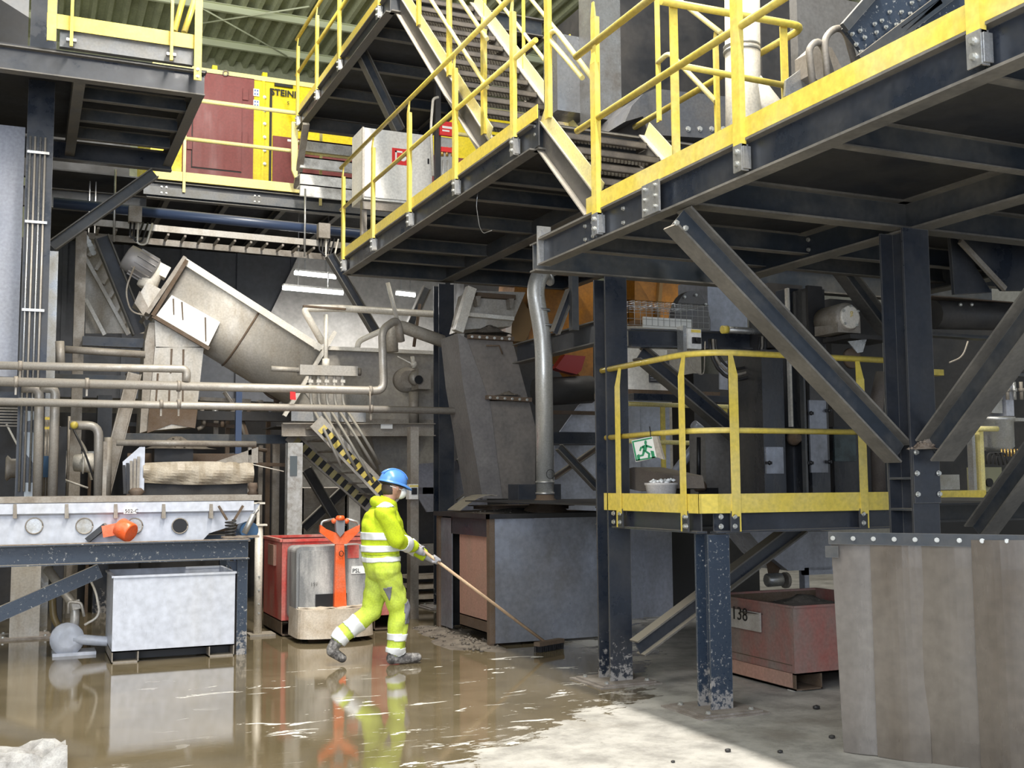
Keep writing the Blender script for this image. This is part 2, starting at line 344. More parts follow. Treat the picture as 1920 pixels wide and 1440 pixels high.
C1=column('tall navy steel column with mud-stained foot, left of the yellow-railed low platform',4.46,4.67,8.15,8.36,0,3.40,navy,plate=.14)
C2=column('navy steel column rising behind the grey steel enclosure to the mid platform corner',5.11,5.33,14.05,14.27,0,4.38,navy,plate=.15)
C4=column('navy steel column under the big platform where two diagonal braces meet, above the plastic curtain',5.45,5.68,5.72,5.95,0,3.38,navy,plate=.14)
m=M()
for z in(1.66,1.45):
    m.bx(5.45,5.68,5.735,5.935,z,z+.014)
mk('stiffener_plate',m,navyl,C4)
gp=mk('gusset_plate',M().bx(5.45,5.68,5.704,5.72,1.50,1.86),navy,C4)
for a in(5.47,5.66):
    for z in(1.56,1.7,1.84): bolt(C4,(a,5.70,z),(0,-1,0),.014)
P3=column('short navy steel post carrying the corner of the yellow-railed low platform',4.55,4.735,6.82,7.0,0,1.27,navys,plate=.15)
L1=column('navy column with pale touch-up patches and conduits, at the far left beside the pipes',-.09,.19,13.36,13.62,0,9.6,navy,plate=.12)
for i,(a) in enumerate((-.03,.02,.075,.125)): mk('conduit',M().cyl((a-.02,13.33,1.6),(a-.02,13.33,5.6),.012,8),pipem if i%2 else galv,L1)
for z in(2.6,3.6,4.6,5.4): mk('conduit_clamp',M().bx(-.08,.15,13.305,13.32,z,z+.03),galv,L1)
patchm=mat('pale_touch_up_paint',(.45,.50,.55),.5)
for q in(((45,810),(78,812),(78,850),(62,868),(48,850)),((45,905),(74,905),(74,932),(45,932)),((46,770),(76,772),(74,785),(50,790))):
    mk('paint_patch',M().prism([PY(a,b,13.356) for a,b in q],(0,.003,0)),patchm,L1)
struct('wall_sheet_left',M().bx(-2.2,-.11,13.75,13.85,2.9,5.82),mat('lavender_grey_sheet',(.30,.315,.37),.4,.15,(.38,.39,.43),.35,2,streak=4))
column('lower pale grey concrete-splashed post under the trough frame, far left of the water',.0,.17,13.42,13.6,0,1.0,beigel,plate=0,name='trough_post') if 0 else None

# ================================================================ platforms and rails
def ibeam(root,name,p,q,h,b,ma=navy,lab=None,tf=.014,upv=(0,0,1),fm=None):
    o=mk(name,M().bar(p,q,.009,h-2*tf,upv),ma,root,lab); f=M()
    f.bar(p,q,b,tf,upv,ou=h/2-tf/2); f.bar(p,q,b,tf,upv,ou=-h/2+tf/2); mk('flange',f,fm or flng,o); return o
def guardrail(label,p0,p1,zb,ts,out,group=None,ma=None,top=1.45,knee=.88,toe=(.222,.338),ends=(0,0),fs=1,bk=True,pw=.07,rr=.023,topend=None,kneeend=None):
    p0=V((*p0,zb));p1=V((*p1,zb));d=(p1-p0).normalized();o=V((*out,0));Ln=(p1-p0).length; ma=ma or yel
    r=thing('guardrail',label,'railing',p0,group)
    if toe: mk('toe_board',M().bar(p0+o*.02+Z*(toe[0]+toe[1])/2,p1+o*.02+Z*(toe[0]+toe[1])/2,.008,toe[1]-toe[0]),ma,r)
    for t in ts:
        c=p0+d*t
        m=M(); zt=top-.02; zn=zt-.14
        a=c+o*.05
        lo,hi=(.17 if bk else .02),zn
        m.bar(a+Z*lo,a+Z*hi,pw,.009,o)                # front plate
        m.bar(a-d*fs*(pw/2-.004)-o*.016+Z*lo,a-d*fs*(pw/2-.004)-o*.016+Z*hi,.009,.034,o)   # folded side
        w0,w1=pw/2,pw/2*.45
        m.hexa([a+Z*hi-d*w0-o*.005,a+Z*hi+d*w0-o*.005,a+Z*hi+d*w0+o*.005,a+Z*hi-d*w0+o*.005,a+Z*zt-d*w1-o*.02,a+Z*zt+d*w1-o*.02,a+Z*zt+d*w1-o*.01,a+Z*zt-d*w1-o*.01])
        p=mk('post',m,ma,r)
        if bk:
            m=M(); m.bar(a+Z*.03,a+Z*.185,pw*1.05,.008,o,ou=.002); m.bar(a-d*fs*(pw/2-.004)-o*.02+Z*.03,a-d*fs*(pw/2-.004)-o*.02+Z*.185,.009,.05,o)
            m.bar(a+d*pw*.6-o*.03+Z*.04,a+d*pw*.6-o*.03+Z*.17,.008,.05,o)
            mk('foot_bracket',m,galv if ma is yel else ma,r)
            for z in(.075,.145): bolt(r,a+o*.006+Z*z,o,.013)
    e0,e1=ends
    mk('handrail',M().tube([p0-d*e0+Z*top+o*.032,p1+d*e1+Z*top+o*.032],rr,10),ma,r)
    if knee: mk('knee_rail',M().tube([p0-d*(e0 if kneeend is None else kneeend)+Z*knee+o*.03,p1+d*e1+Z*knee+o*.03],rr*.92,10),ma,r)
    return r
def platform(label,x0,x1,y0,y1,zb,joists,inner=(),h=.22,b=.11,jh=.16,right=True,near=True,far=True,deck=None,jm=navyl):
    r=thing('platform',label,'platform',(x0,y1,zb))
    e=ibeam(r,'edge_beam',(x0,y0,zb+h/2),(x0,y1,zb+h/2),h,b,navy)
    if right: ibeam(r,'edge_beam',(x1,y0,zb+h/2),(x1,y1,zb+h/2),h,b,navy)
    if far: ibeam(r,'cross_beam',(x0,y1,zb+h/2),(x1,y1,zb+h/2),h,b,navyl)
    if near: ibeam(r,'cross_beam',(x0,y0,zb+h/2),(x1,y0,zb+h/2),h,b,navyl)
    for yy in joists: ibeam(r,'joist',(x0+.02,yy,zb+h-jh/2-.002),(x1-.02,yy,zb+h-jh/2-.002),jh,.075,jm,tf=.008)
    for xx,ya,yb,hh in inner: ibeam(r,'main_beam',(xx,ya,zb+hh/2-.0),(xx,yb,zb+hh/2),hh,.16,navyl)
    mk('deck_plate',M().bx(*(deck or (x0-.04,x1+.04,y0-.04,y1+.04)),zb+h,zb+h+.012),deckm,r)
    return r
# --- big platform (right)
B1=platform('largest dark steel platform spanning the upper right, carried by navy columns',3.75,9.0,1.2,7.85,3.38,(2.4,3.53,4.58,6.95,7.5),((5.62,1.2,8.1,.22),(7.6,1.2,8.1,.22)),near=False,far=False)
ibeam(B1,'cross_beam',(3.85,5.86,3.5),(9.0,5.86,3.5),.2,.13,navyl)
ibeam(B1,'cross_beam',(3.83,8.24,3.53),(9.0,8.24,3.53),.24,.12,navyl)
mk('splice_plate',M().bx(3.679,3.694,5.99,6.2,3.39,3.6),galv,B1)
for yy in(6.03,6.16):
    for z in(3.43,3.5,3.57): bolt(B1,(3.679,yy,z),(-1,0,0),.009)
for yy in(7.0,7.12,6.55):
    for z in(3.44,3.54): bolt(B1,(3.744,yy,z),(-1,0,0),.012)
mk('beam_end_plate',M().bx(3.69,3.81,7.85,7.862,3.38,3.7),galv,B1)
for a in (3.53,4.58,6.95):
    for z in(3.47,3.55): bolt(B1,(5.61,a-.05,z),(-1,0,0),.014)
guardrail('long yellow guardrail along the near edge of the largest platform at upper right',(3.72,7.02),(3.72,1.3),3.38,(.18,1.91,3.63),(-1,0),fs=-1,ends=(.12,.0),pw=.075,rr=.026)
# --- mid platform
B2=platform('middle steel platform above the centre, with yellow guardrail and stairs at both ends',3.80,7.0,8.1,14.0,4.40,(9.37,10.04,11.2,12.55,13.3),((5.2,8.3,14.0,.24),),jh=.15)
guardrail('yellow guardrail along the left edge of the middle platform in front of the white cabinet',(3.77,13.98),(3.77,7.95),4.40,(.05,1.41,2.78,4.18,5.58),(-1,0),fs=-1,ends=(.1,.0),kneeend=.1,pw=.07,rr=.025)
# --- upper platform
B3=platform('highest steel platform at top centre reached by the long stair',3.75,5.7,11.95,16.6,7.14,(12.9,14.0,15.2),(),jh=.15)
guardrail('yellow guardrail on the highest platform at top centre-left',(3.73,16.55),(3.73,11.95),7.14,(.02,1.25,2.5,4.3),(-1,0),fs=-1,ends=(.1,0),pw=.075,rr=.028)
# --- back platform with container
B4=thing('platform','back platform carrying the yellow and maroon container','platform',(1.5,17.1,6))
ibeam(B4,'edge_beam',(1.55,17.08,6.09),(7.4,17.08,6.09),.26,.12,navy)
mk('edge_channel',M().bx(1.5,6.2,17.0,17.012,6.0,6.13),slate,B4)
for i in range(7): ibeam(B4,'joist',(1.9+i*.9,17.1,6.12),(1.9+i*.9,22,6.12),.14,.08,navyl,tf=.01)
mk('deck_plate',M().bx(.2,9.5,17.05,24.4,6.24,6.26),deckm,B4)
ibeam(B4,'edge_beam',(-1.5,17.6,5.95),(1.6,17.6,5.95),.3,.12,navyl)
for a in(395/1.0,480,):
    pass
for px in (303,312,478,486):
    p=PY(px,353,17.0); 
    for dz in(0,.09): bolt(B4,(p.x,17.0,6.04+dz),(0,-1,0),.012)
guardrail('yellow guardrail of thin tubes in front of the maroon container door',(1.66,17.02),(7.2,17.02),6.05,(.42,2.52,4.2),(0,-1),ma=yelp,toe=(.20,.34),top=1.48,knee=.86,bk=False,pw=.04,rr=.035)
# --- upper left platform
B5=thing('platform','upper-left steel platform seen from below, beside the navy column','platform',(0,12.4,6))
ibeam(B5,'edge_beam',(-2.0,12.42,6.13),(1.72,12.42,6.13),.27,.13,navy)
pa,pb=PY(112,75,12.3),PY(362,112,12.3)
mk('edge_channel',M().ch((pa.x,12.3,6.40),(pb.x,12.3,6.40),.2,.07,.01,(0,0,1),-1),slate,B5)
ibeam(B5,'main_beam',(1.66,12.45,6.1),(1.66,15.4,6.1),.2,.12,navyl)
ibeam(B5,'main_beam',(.42,12.45,6.1),(.42,15.4,6.1),.2,.12,navyl)
for yy in(13.2,14.0,14.75): ibeam(B5,'joist',(.45,yy,6.13),(1.62,yy,6.13),.16,.07,navyl,tf=.01)
ibeam(B5,'cross_beam',(-2,15.42,6.07),(1.72,15.42,6.07),.26,.12,navy)
mk('deck_plate',M().bx(-2.0,1.74,12.38,15.5,6.27,6.29),deckm,B5)
R5=guardrail('yellow guardrail with wide toe board on the upper-left platform',(PY(88,30,12.25).x,12.27),(PY(372,60,12.25).x,12.27),6.30,(.05,),(0,-1),toe=(.17,.33),bk=False,pw=.09)
for px in(134,322):
    p=PY(px,70,12.2); mk('post',M().bar((p.x,12.2,6.28),(p.x,12.2,7.9),.032,.032),yel,R5); mk('foot_bracket',M().bx(p.x-.05,p.x+.05,12.2,12.26,6.34,6.37),galv,R5)
p=PY(372,60,12.2); mk('post',M().bx(p.x-.04,p.x+.04,12.19,12.21,6.1,7.9),yel,R5)
for z in(6.14,6.22): bolt(R5,(p.x,12.19,z),(0,-1,0),.014)
for a,b in(((327,60),(348,-20)),((345,62),(372,-20))): mk('corner_brace',M().cyl(PY(*a,12.6),PY(*b,13.0),.035,8),yel,R5)

# ================================================================ braces
def brace(label,p,q,h,b,ma=navy,upv=(0,0,1),kind='i',name='diagonal_brace',tf=.014):
    r=thing(name,label,'brace',min((V(p),V(q)),key=lambda v:v.z))
    ibeam(r,'brace_bar',p,q,h,b,ma,None,tf,upv); return r
yb=5.83
br=brace('long navy diagonal brace falling from the big platform edge to the column node at right',PY(1270,408,yb),PY(1685,850,yb),.17,.16,navyl,(0,0,1))
for a,b in((1268,418),(1285,428)): bolt(br,PY(a,b,yb-.09),(0,-1,0),.014)
m=M(); 
br2=brace('thick navy diagonal brace rising from the column node to the upper right corner',PX(1752,845,5.58),PX(1752,845,5.58)+V((0,-1.9,1.78)),.2,.2,navyl,(0,0,1))
brace('second navy diagonal brace under the big platform, rising behind the column at right',PY(1560,480,7.6),PY(1665,620,7.6),.13,.13,navyl,(0,0,1))
brace('brown-dusted diagonal brace rising past the plastic curtain at lower right',PX(1835,1000,6.3),PX(1835,1000,6.3)+V((0,-1.9,2.0)),.16,.16,navyl,(0,0,1))
brace('navy diagonal brace from the back of the tall column down behind the yellow handrail',PY(1200,662,8.5),PY(1445,868,8.5),.14,.14,navy,(0,0,1))
brace('navy diagonal strut from the low platform underside down to the tall column foot',PY(1500,985,7.9),PY(1195,1215,7.9),.14,.13,navy,(0,0,1))
brace('grey diagonal brace from the upper-left platform down to the conduit column',PY(290,325,14.6),PY(97,462,14.6),.14,.13,navyl,(0,0,1))
brace('grey diagonal brace under the highest platform, falling towards the white cabinet',PY(678,100,13.6),PY(748,245,13.6),.14,.14,navyl,(0,0,1))
brace('navy V-shaped truss diagonal left of the column, in front of the tube lights',PY(618,478,15.6),PY(705,625,15.6),.13,.14,navy,(0,0,1))
brace('grey truss diagonal leaning right between the tube light and the centre column',PY(800,540,16.2),PY(762,625,16.2),.13,.13,navyl,(0,0,1))
brace('thick dark diagonal strut left of the sloping screw conveyor',PY(190,445,16),PY(262,625,16),.2,.2,navy,(0,0,1),tf=.02)
# dirt heap on the node
def heap(name,label,cat,c,rx,ry,h,ma,n=26,seed=1,bits=26,bitr=.012,group=None,bitm=None):
    rn=random.Random(seed); m=M(); R=7; rows=[]
    c=V(c); vs=[c+Z*h]; 
    for i in range(1,R+1):
        t=i/R
        for j in range(n):
            a=6.2832*j/n; k=1+.18*math.sin(3*a+seed)+.1*rn.uniform(-1,1)
            vs.append(c+V((math.cos(a)*rx*t*k,math.sin(a)*ry*t*k,h*(1-t)**1.3*(1+.2*rn.uniform(-1,1)) if i<R else 0)))
    fs=[(0,1+j,1+(j+1)%n) for j in range(n)]
    for i in range(R-1):
        for j in range(n): a=1+i*n+j;b=1+i*n+(j+1)%n; fs.append((a,a+n,b+n,b))
    m.add(vs,fs,True)
    for k in range(bits):
        a=rn.uniform(0,6.28);t=rn.uniform(.05,1)**.7; m.ball(c+V((math.cos(a)*rx*t,math.sin(a)*ry*t,h*(1-t)**1.3+bitr*.3)),bitr*rn.uniform(.5,1.5),5,(1,1,.6))
    o=solo(name,label,cat,m,ma,group); o['kind']='stuff'; return o
heap('debris_heap','brown heap of crumbled dirt caught where the braces meet the right column','dirt',(5.57,5.71,1.86),.13,.1,.10,crumb,bits=60)

solo('loose_wire','thin pale wire dangling below the middle platform','wire',M().tube(bend([PX(897,352,3.9),PX(893,385,3.9),PX(899,425,3.9),PX(906,438,3.9),PX(922,432,3.9)],.05),.004,5),galv)
# ================================================================ STAIRS
stw=mat('brown_dusted_web',(.075,.07,.068),.5,0,(.17,.155,.13),.4,3)
def stair(label,xl,xr,a,b,n,hs=.2,nose=.055,group=None,kick=True,th0=.0):
    # a,b: (y,z) of the lower and upper ends of the stringer centre line
    r=thing('stair',label,'stair',(xl,a[0],a[1]),group)
    for x,sg in((xl,1),(xr,-1)):
        o_=mk('stringer',M().bar((x,a[0],a[1]),(x,b[0],b[1]),.01,hs),stw,r); f_=M()
        for q_ in(1,-1): f_.bar((x,a[0],a[1]),(x,b[0],b[1]),.075,.011,(0,0,1),ou=q_*hs/2,os=-.02*sg)
        mk('flange',f_,beigel,o_)
        if kick:
            d=V((0,b[0]-a[0],b[1]-a[1])).normalized(); nn=V((0,-d.z,d.y))
            mk('kick_plate',M().bar(V((x-.04*sg,a[0],a[1]))+nn*(hs/2+.065)+d*.02,V((x-.04*sg,b[0],b[1]))+nn*(hs/2+.065),.008,.12,nn),yelp,r)
    mn=M(); w0,w1=xl+.02,xr-.02; mn.bx(w0,w1,0,.006,-nose,0); mn.bx(w0,w1,.0,.02,-.008,0); mn.bx(w0,w1,.0,.03,-nose,-nose+.008)
    mg=M(); mg.bx(w0,w1,.012,.235,-.016,-.010)
    for s_ in(w0,w1-.006): mg.bx(s_,s_+.006,.0,.24,-.05,0)
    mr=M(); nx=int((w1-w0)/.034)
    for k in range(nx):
        for j in range(7): mr.tube([(w0+.02+k*.034+(.017 if j%2 else 0),.028+.030*j,-.022),(w0+.02+k*.034+(.017 if j%2 else 0),.028+.030*j,-.016)],.0135,6)  # pale dots stand in for light showing through the tread holes
    def ms(nm,m,ma):
        me=bpy.data.meshes.new(nm); me.from_pydata(m.v,[],m.f); me.materials.append(ma); return me
    A,B,Cc=ms('tread_nosing',mn,rusty),ms('tread_plate',mg,rusty),ms('tread_hole_light',mr,grat)
    for i in range(n):
        t=(i+.6)/n; p=V((0,a[0]+(b[0]-a[0])*t-.12,a[1]+(b[1]-a[1])*t+.04+th0))
        o=bpy.data.objects.new('tread',B); COL.objects.link(o); o.parent=r; o.location=p-wloc(r)
        q=bpy.data.objects.new('nosing',A); COL.objects.link(q); q.parent=o; q.location=(0,0,0)
        q=bpy.data.objects.new('hole_light_dots',Cc); COL.objects.link(q); q.parent=o; q.location=(0,0,0); q['kind']='stuff'
    return r
rusty=mat('rust_dusted_nosing',(.075,.066,.06),.55,.1,(.15,.13,.11),.4,6)
grat=mat('pale_tread_hole_light',(.86,.85,.82),.45,0,(.3,.28,.25),.4,5,dust=.5)  # back stair treads, and the painted hole light under the other treads
s2=stair('long steel stair climbing from the middle platform to the highest platform',3.87,4.78,(9.22,4.72),(12.06,7.38),13)
s1=stair('short steel stair of few treads linking the largest platform up to the middle platform',3.87,4.78,(7.12,3.66),(8.12,4.56),5)
for z in(4.53,4.6,4.67):
    bolt(s1,(3.80,8.09,z),(-1,0,0),.014)
mk('end_bracket',M().bx(3.79,3.80,8.02,8.16,4.42,4.72),navy,s1)
def stairrail(label,x,side,pts,rails,group=None,ma=None):
    ma=ma or yelp; r=thing('stair_handrail',label,'railing',pts[0][0],group)
    for p,top in pts:
        p=V(p); m=M(); o=X*side
        m.bar(p-Z*.0,p+Z*(top-.12),.07,.009,o); m.bar(p-Y*.03-o*.016,p-Y*.03-o*.016+Z*(top-.12),.009,.034,o)
        m.hexa([p+Z*(top-.12)+V((-.005,-.035,0)),p+Z*(top-.12)+V((.005,-.035,0)),p+Z*(top-.12)+V((.005,.035,0)),p+Z*(top-.12)+V((-.005,.035,0)),p+Z*top+V((-.005,-.014,0)),p+Z*top+V((.005,-.014,0)),p+Z*top+V((.005,.014,0)),p+Z*top+V((-.005,.014,0))])
        mk('post',m,yel,r)
    for i,q in enumerate(rails): mk('handrail' if i==0 else 'knee_rail',M().tube(bend(q,.08),.021,10),ma,r)
    return r
P=lambda x,*l:[PX(a,b,x) for a,b in l]
# left side of the long stair
pp=[PX(783,47,3.80),PX(840,142,3.80),PX(905,252,3.80)]
k=.935
def along(p,dy,h): return V((p.x,p.y+dy,p.z+dy*k+h))
stairrail('yellow handrail on the left side of the long stair','x' and 3.80,-1,[(q,1.12) for q in pp],[[along(pp[2],-.12,.98),along(pp[0],1.2,1.05)],[along(pp[2],-.12,.52),along(pp[0],1.2,.55)]])
pq=[V((4.84,9.5,4.98)),V((4.84,10.6,6.0)),V((4.84,11.7,7.04))]
stairrail('yellow handrail on the right side of the long stair',4.84,1,[(q,1.12) for q in pq],[[along(pq[0],-.15,1.0),along(pq[2],.6,1.05)],[along(pq[0],-.15,.52),along(pq[2],.6,.55)]])
a=PX(1026,222,3.80);b=PX(1116,322,3.80)
stairrail('yellow looped handrail on the left side of the short stair',3.80,-1,[(a,1.3),(b,1.3)],
  [P(3.83,(1023,72),(1041,54),(1112,148)),P(3.83,(1031,74),(1092,146))])
a=PX(1236,228,4.84);b=PX(1346,258,4.84)
stairrail('yellow looped handrail on the right side of the short stair',4.84,1,[(a,1.35),(b,.85)],
  [P(4.82,(1233,118),(1254,98),(1342,190)),P(4.82,(1240,0),(1262,-8),(1352,62))])
mk_=lambda:None
# rear rail on the big platform
tp=PZ(1510,50,4.86); yr=tp.y
r=thing('guardrail','yellow tube guardrail with a rounded corner behind the pale vertical duct','railing',(4.9,yr,3.6))
mk('handrail',M().tube(bend([PY(1240,2,yr),tp,V((tp.x,yr+2.4,tp.z))],.12),.026,10),yel,r)
mk('knee_rail',M().tube([PY(1275,123,yr),PY(1482,162,yr)],.022,10),yel,r)
for px,b_ in((1271,215),(1477,160)): 
    p=PY(px,b_,yr); mk('post',M().bar((p.x,yr+.03,3.62),(p.x,yr+.03,tp.z-.02),.06,.012,(0,1,0)),yel,r)
mk('toe_board',M().bx(PY(1290,260,yr).x,PY(1500,260,yr).x,yr,yr+.01,3.62,3.74),yel,r)
# hanging post beside the container stair
solo('hanging_post','long yellow flat post with a cut tip hanging left of the grey stair','post',M().prism([PY(547,228,16.7),PY(559,228,16.7),PY(558,331,16.7),PY(553,333,16.7),PY(547,318,16.7)],(0,.04,0)),yelp)
r=thing('back_stair','grey open-tread stair crossing in front of the maroon lower panel','stair',PY(560,350,16.9))
for i,(y0,z0) in enumerate(((262,280),(293,313),(323,345),(349,362))):
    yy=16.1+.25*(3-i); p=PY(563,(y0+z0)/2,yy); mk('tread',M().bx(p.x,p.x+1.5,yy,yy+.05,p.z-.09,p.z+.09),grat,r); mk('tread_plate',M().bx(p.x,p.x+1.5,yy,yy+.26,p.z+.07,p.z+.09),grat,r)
mk('stringer',M().bar(PY(574,232,16.0),PY(556,352,17.0),.05,.1,(1,0,0)),beige,r)

# ================================================================ cabinet
yc=13.45
c0=PY(683,240,yc);c1=PY(811,372,yc)
r=thing('fire_hose_cabinet','white fire hose cabinet with red fire sign on the middle platform','cabinet',(c0.x,yc,4.62))
zt,zb=PY(683,238,yc).z,PY(700,374,yc).z
mk('body',M().bx(c0.x-.02,c1.x,yc+.02,yc+.5,zb,zt),white,r)
mk('door',M().bx(c0.x+.01,c1.x-.03,yc,yc+.02,zb+.03,zt-.03),white,r)
mk('hinge_edge',M().bx(c0.x-.025,c0.x-.0,yc-.005,yc+.02,zb,zt),beigel,r)
for x in(c0.x,c1.x-.1): mk('leg',M().bx(x,x+.07,yc+.1,yc+.17,4.62,zb),beige,r)
mk('plinth_rail',M().bx(c0.x,c1.x,yc+.05,yc+.1,zb-.12,zb-.02),beige,r)
s0,s1_=PY(735,277,yc),PY(766,311,yc)
sg=mk('fire_sign',M().bx(s0.x,s1_.x,yc-.006,yc,s1_.z,s0.z),redsign,r)
W_=s1_.x-s0.x
text('flame_print','1',.001,(s0.x,yc-.01,s1_.z),X,whitesign,sg) if 0 else mk('hose_pictogram',M().bx(s0.x+.18*W_,s0.x+.28*W_,yc-.009,yc-.006,s1_.z+.25*W_,s0.z-.15*W_).bx(s0.x+.18*W_,s0.x+.62*W_,yc-.009,yc-.006,s0.z-.25*W_,s0.z-.15*W_).lathe((s0.x+.66*W_,yc-.0095,s1_.z+.42*W_),(0,1,0),[(0,.2*W_),(.003,.2*W_)],14),whitesign,sg)
mk('door_lock',M().bx(c1.x-.07,c1.x-.05,yc-.01,yc,zb+.55,zb+.62),black,r)
# red box + valves on a dark post
yv=12.9
a,b=PY(817,180,yv),PY(826,345,yv)
r=thing('valve_post','dark post with red sign box and brass valves right of the fire hose cabinet','post',(a.x,yv,4.62))
mk('post',M().bx(a.x,a.x+.07,yv,yv+.07,4.62,PY(820,150,yv).z),dark,r)
a,b=PY(823,228,yv),PY(853,258,yv); mk('red_sign_box',M().bx(a.x,b.x,yv-.04,yv,b.z,a.z),redsign,r)
mk('white_lettering',M().bx(a.x+.03,b.x-.04,yv-.043,yv-.04,b.z+.09,b.z+.12).bx(a.x+.03,b.x-.09,yv-.043,yv-.04,b.z+.05,b.z+.07),whitesign,r)
a,b=PY(826,276,yv),PY(853,288,yv); mk('red_label',M().bx(a.x,b.x,yv-.03,yv,b.z,a.z),redsign,r)
for px in(829,838,848): p=PY(px,293,yv); mk('brass_valve',M().cyl(p,p+Z*.08,.02,8).ball(p+Z*.1,.025,8),brass,r)
for px in(830,839,849): p=PY(px,300,yv); mk('air_line',M().cyl(p,p-Z*.5,.012,6),galv,r)
mk('panel',M().bx(PY(822,0,yv).x,PY(853,0,yv).x,yv+.001,yv+.02,5.2,PY(838,258,yv).z),galv,r)
mk('cable',M().tube(bend([PY(812,330,yv),PY(808,235,yv),PY(812,185,yv),PY(822,182,yv)],.1),.018,8),cream,r)

# ================================================================ container
yk=18.3
def rect(x0,y0,x1,y1,yy): a=PY(x0,y0,yy);b=PY(x1,y1,yy); return a.x,b.x,b.z,a.z
zl=6.26; zt=PY(372,128,yk).z
r=thing('container','large yellow and maroon machine container on the back platform','container',(PY(300,300,yk).x,yk,zl))
xL=PY(282,300,yk).x
mk('body',M().bx(xL,9.2,yk+.03,yk+2.4,zl+.28,zt),yelv,r)
mk('skid',M().bx(xL,9.2,yk+.1,yk+.3,zl,zl+.2).bx(xL,9.2,yk+2.0,yk+2.2,zl,zl+.2),yelv,r)
mk('base_rail',M().bx(xL,9.2,yk,yk+.1,zl+.2,zl+.42),yelv,r)
mk('roof_rail',M().bx(xL,9.2,yk,yk+.1,zt-.06,zt+.02),yelp,r)
xa,xb,_,_=rect(345,130,474,330,yk); zb_=PY(400,330,yk).z
d=mk('maroon_door',M().bx(xa,xb,yk,yk+.03,zb_,zt-.05),maroon,r)
mk('door_panel',M().bx(xa+.16,xb-.2,yk-.018,yk,zb_+.12,zt-.3),maroon,d)
for z in(zb_+.4,zb_+1.15): mk('hinge',M().bx(xa+.07,xa+.15,yk-.03,yk,z,z+.22),maroon,d); mk('hinge',M().bx(xb-.19,xb-.1,yk-.03,yk,z+.2,z+.4),maroon,d)
mk('door_seam',M().bx(xa+.15,xb-.19,yk-.006,yk-.001,zb_+.10,zb_+.12).bx(xa+.14,xa+.155,yk-.006,yk-.001,zb_+.1,zt-.3),blackp,d)
mk('lifting_ring',M().tube([PY(423+5*math.cos(t),137+5*math.sin(t),yk-.03) for t in[i*.7 for i in range(10)]],.012,6),beige,d)
for px in(403,497): p=PY(px,127,yk); mk('roof_lug',M().bx(p.x-.04,p.x+.04,yk,yk+.1,zt+.02,zt+.09),yelv,r)
# rivets column and seam, pale stickers
sx=PY(506,200,yk).x; mk('panel_seam',M().bx(sx,sx+.035,yk-.006,yk+.03,zl+.5,PY(506,165,yk).z),blackp,r)
mk('seam_bracket',M().bx(PY(515,156,yk).x,PY(549,156,yk).x,yk-.02,yk+.03,PY(530,163,yk).z,PY(530,158,yk).z),blackp,r)
mk('corner_post',M().bx(PY(494,0,yk).x,PY(499,0,yk).x,yk,yk+.03,zl+.42,zt-.06),yelv,r)
for i in range(6): p=PY(496,182+i*25,yk); bolt(r,(p.x,yk,p.z),(0,-1,0),.022)
for y0 in(166,187):
    a,b,c_,d_=rect(475,y0,486,y0+15,yk); s=mk('white_sticker',M().bx(a,b,yk-.004,yk+.03,c_,d_),whitesign,r)
    mk('sticker_print',M().bx(a+.02,a+.04,yk-.006,yk-.004,c_+.02,c_+.05).bx(b-.04,b-.02,yk-.006,yk-.004,c_+.02,c_+.05).bx(a+.02,a+.04,yk-.006,yk-.004,c_+.08,c_+.11).bx(b-.04,b-.02,yk-.006,yk-.004,c_+.08,c_+.11),mat('blue_print',(.03,.10,.35)),s)
for y0 in(196,230,246):
    a,b,c_,d_=rect(325,y0,342,y0+10,yk); mk('warning_sticker',M().bx(a,b,yk-.004,yk+.03,c_,d_),whitesign,r)
xa=PY(512,255,yk).x; zq=PY(520,255,yk).z
mk('maroon_panel',M().bx(xa,9.0,yk,yk+.03,zl+.42,zq),maroon,r)
for x0,y0,x1,y1 in((558,237,569,246),(586,234,609,245),(539,261,564,268)):
    a,b,c_,d_=rect(x0,y0,x1,y1,yk); s=mk('white_sticker',M().bx(a,b,yk-.006,yk+.03,c_,d_),whitesign,r)
a,b,c_,d_=rect(588,235,595,244,yk); mk('blue_mark',M().lathe(((a+b)/2,yk-.01,(c_+d_)/2),(0,1,0),[(0,.035),(.004,.035)],12),mat('blue_print',(.03,.10,.35)),r)
p=PY(507,177,yk); text('company_lettering','STEINE',.155,(p.x,yk-.004,p.z),X,blackp,r,bold=.004)
p=PY(538,196,yk); text('small_lettering','S',.085,(p.x,yk-.004,p.z),X,blackp,r)

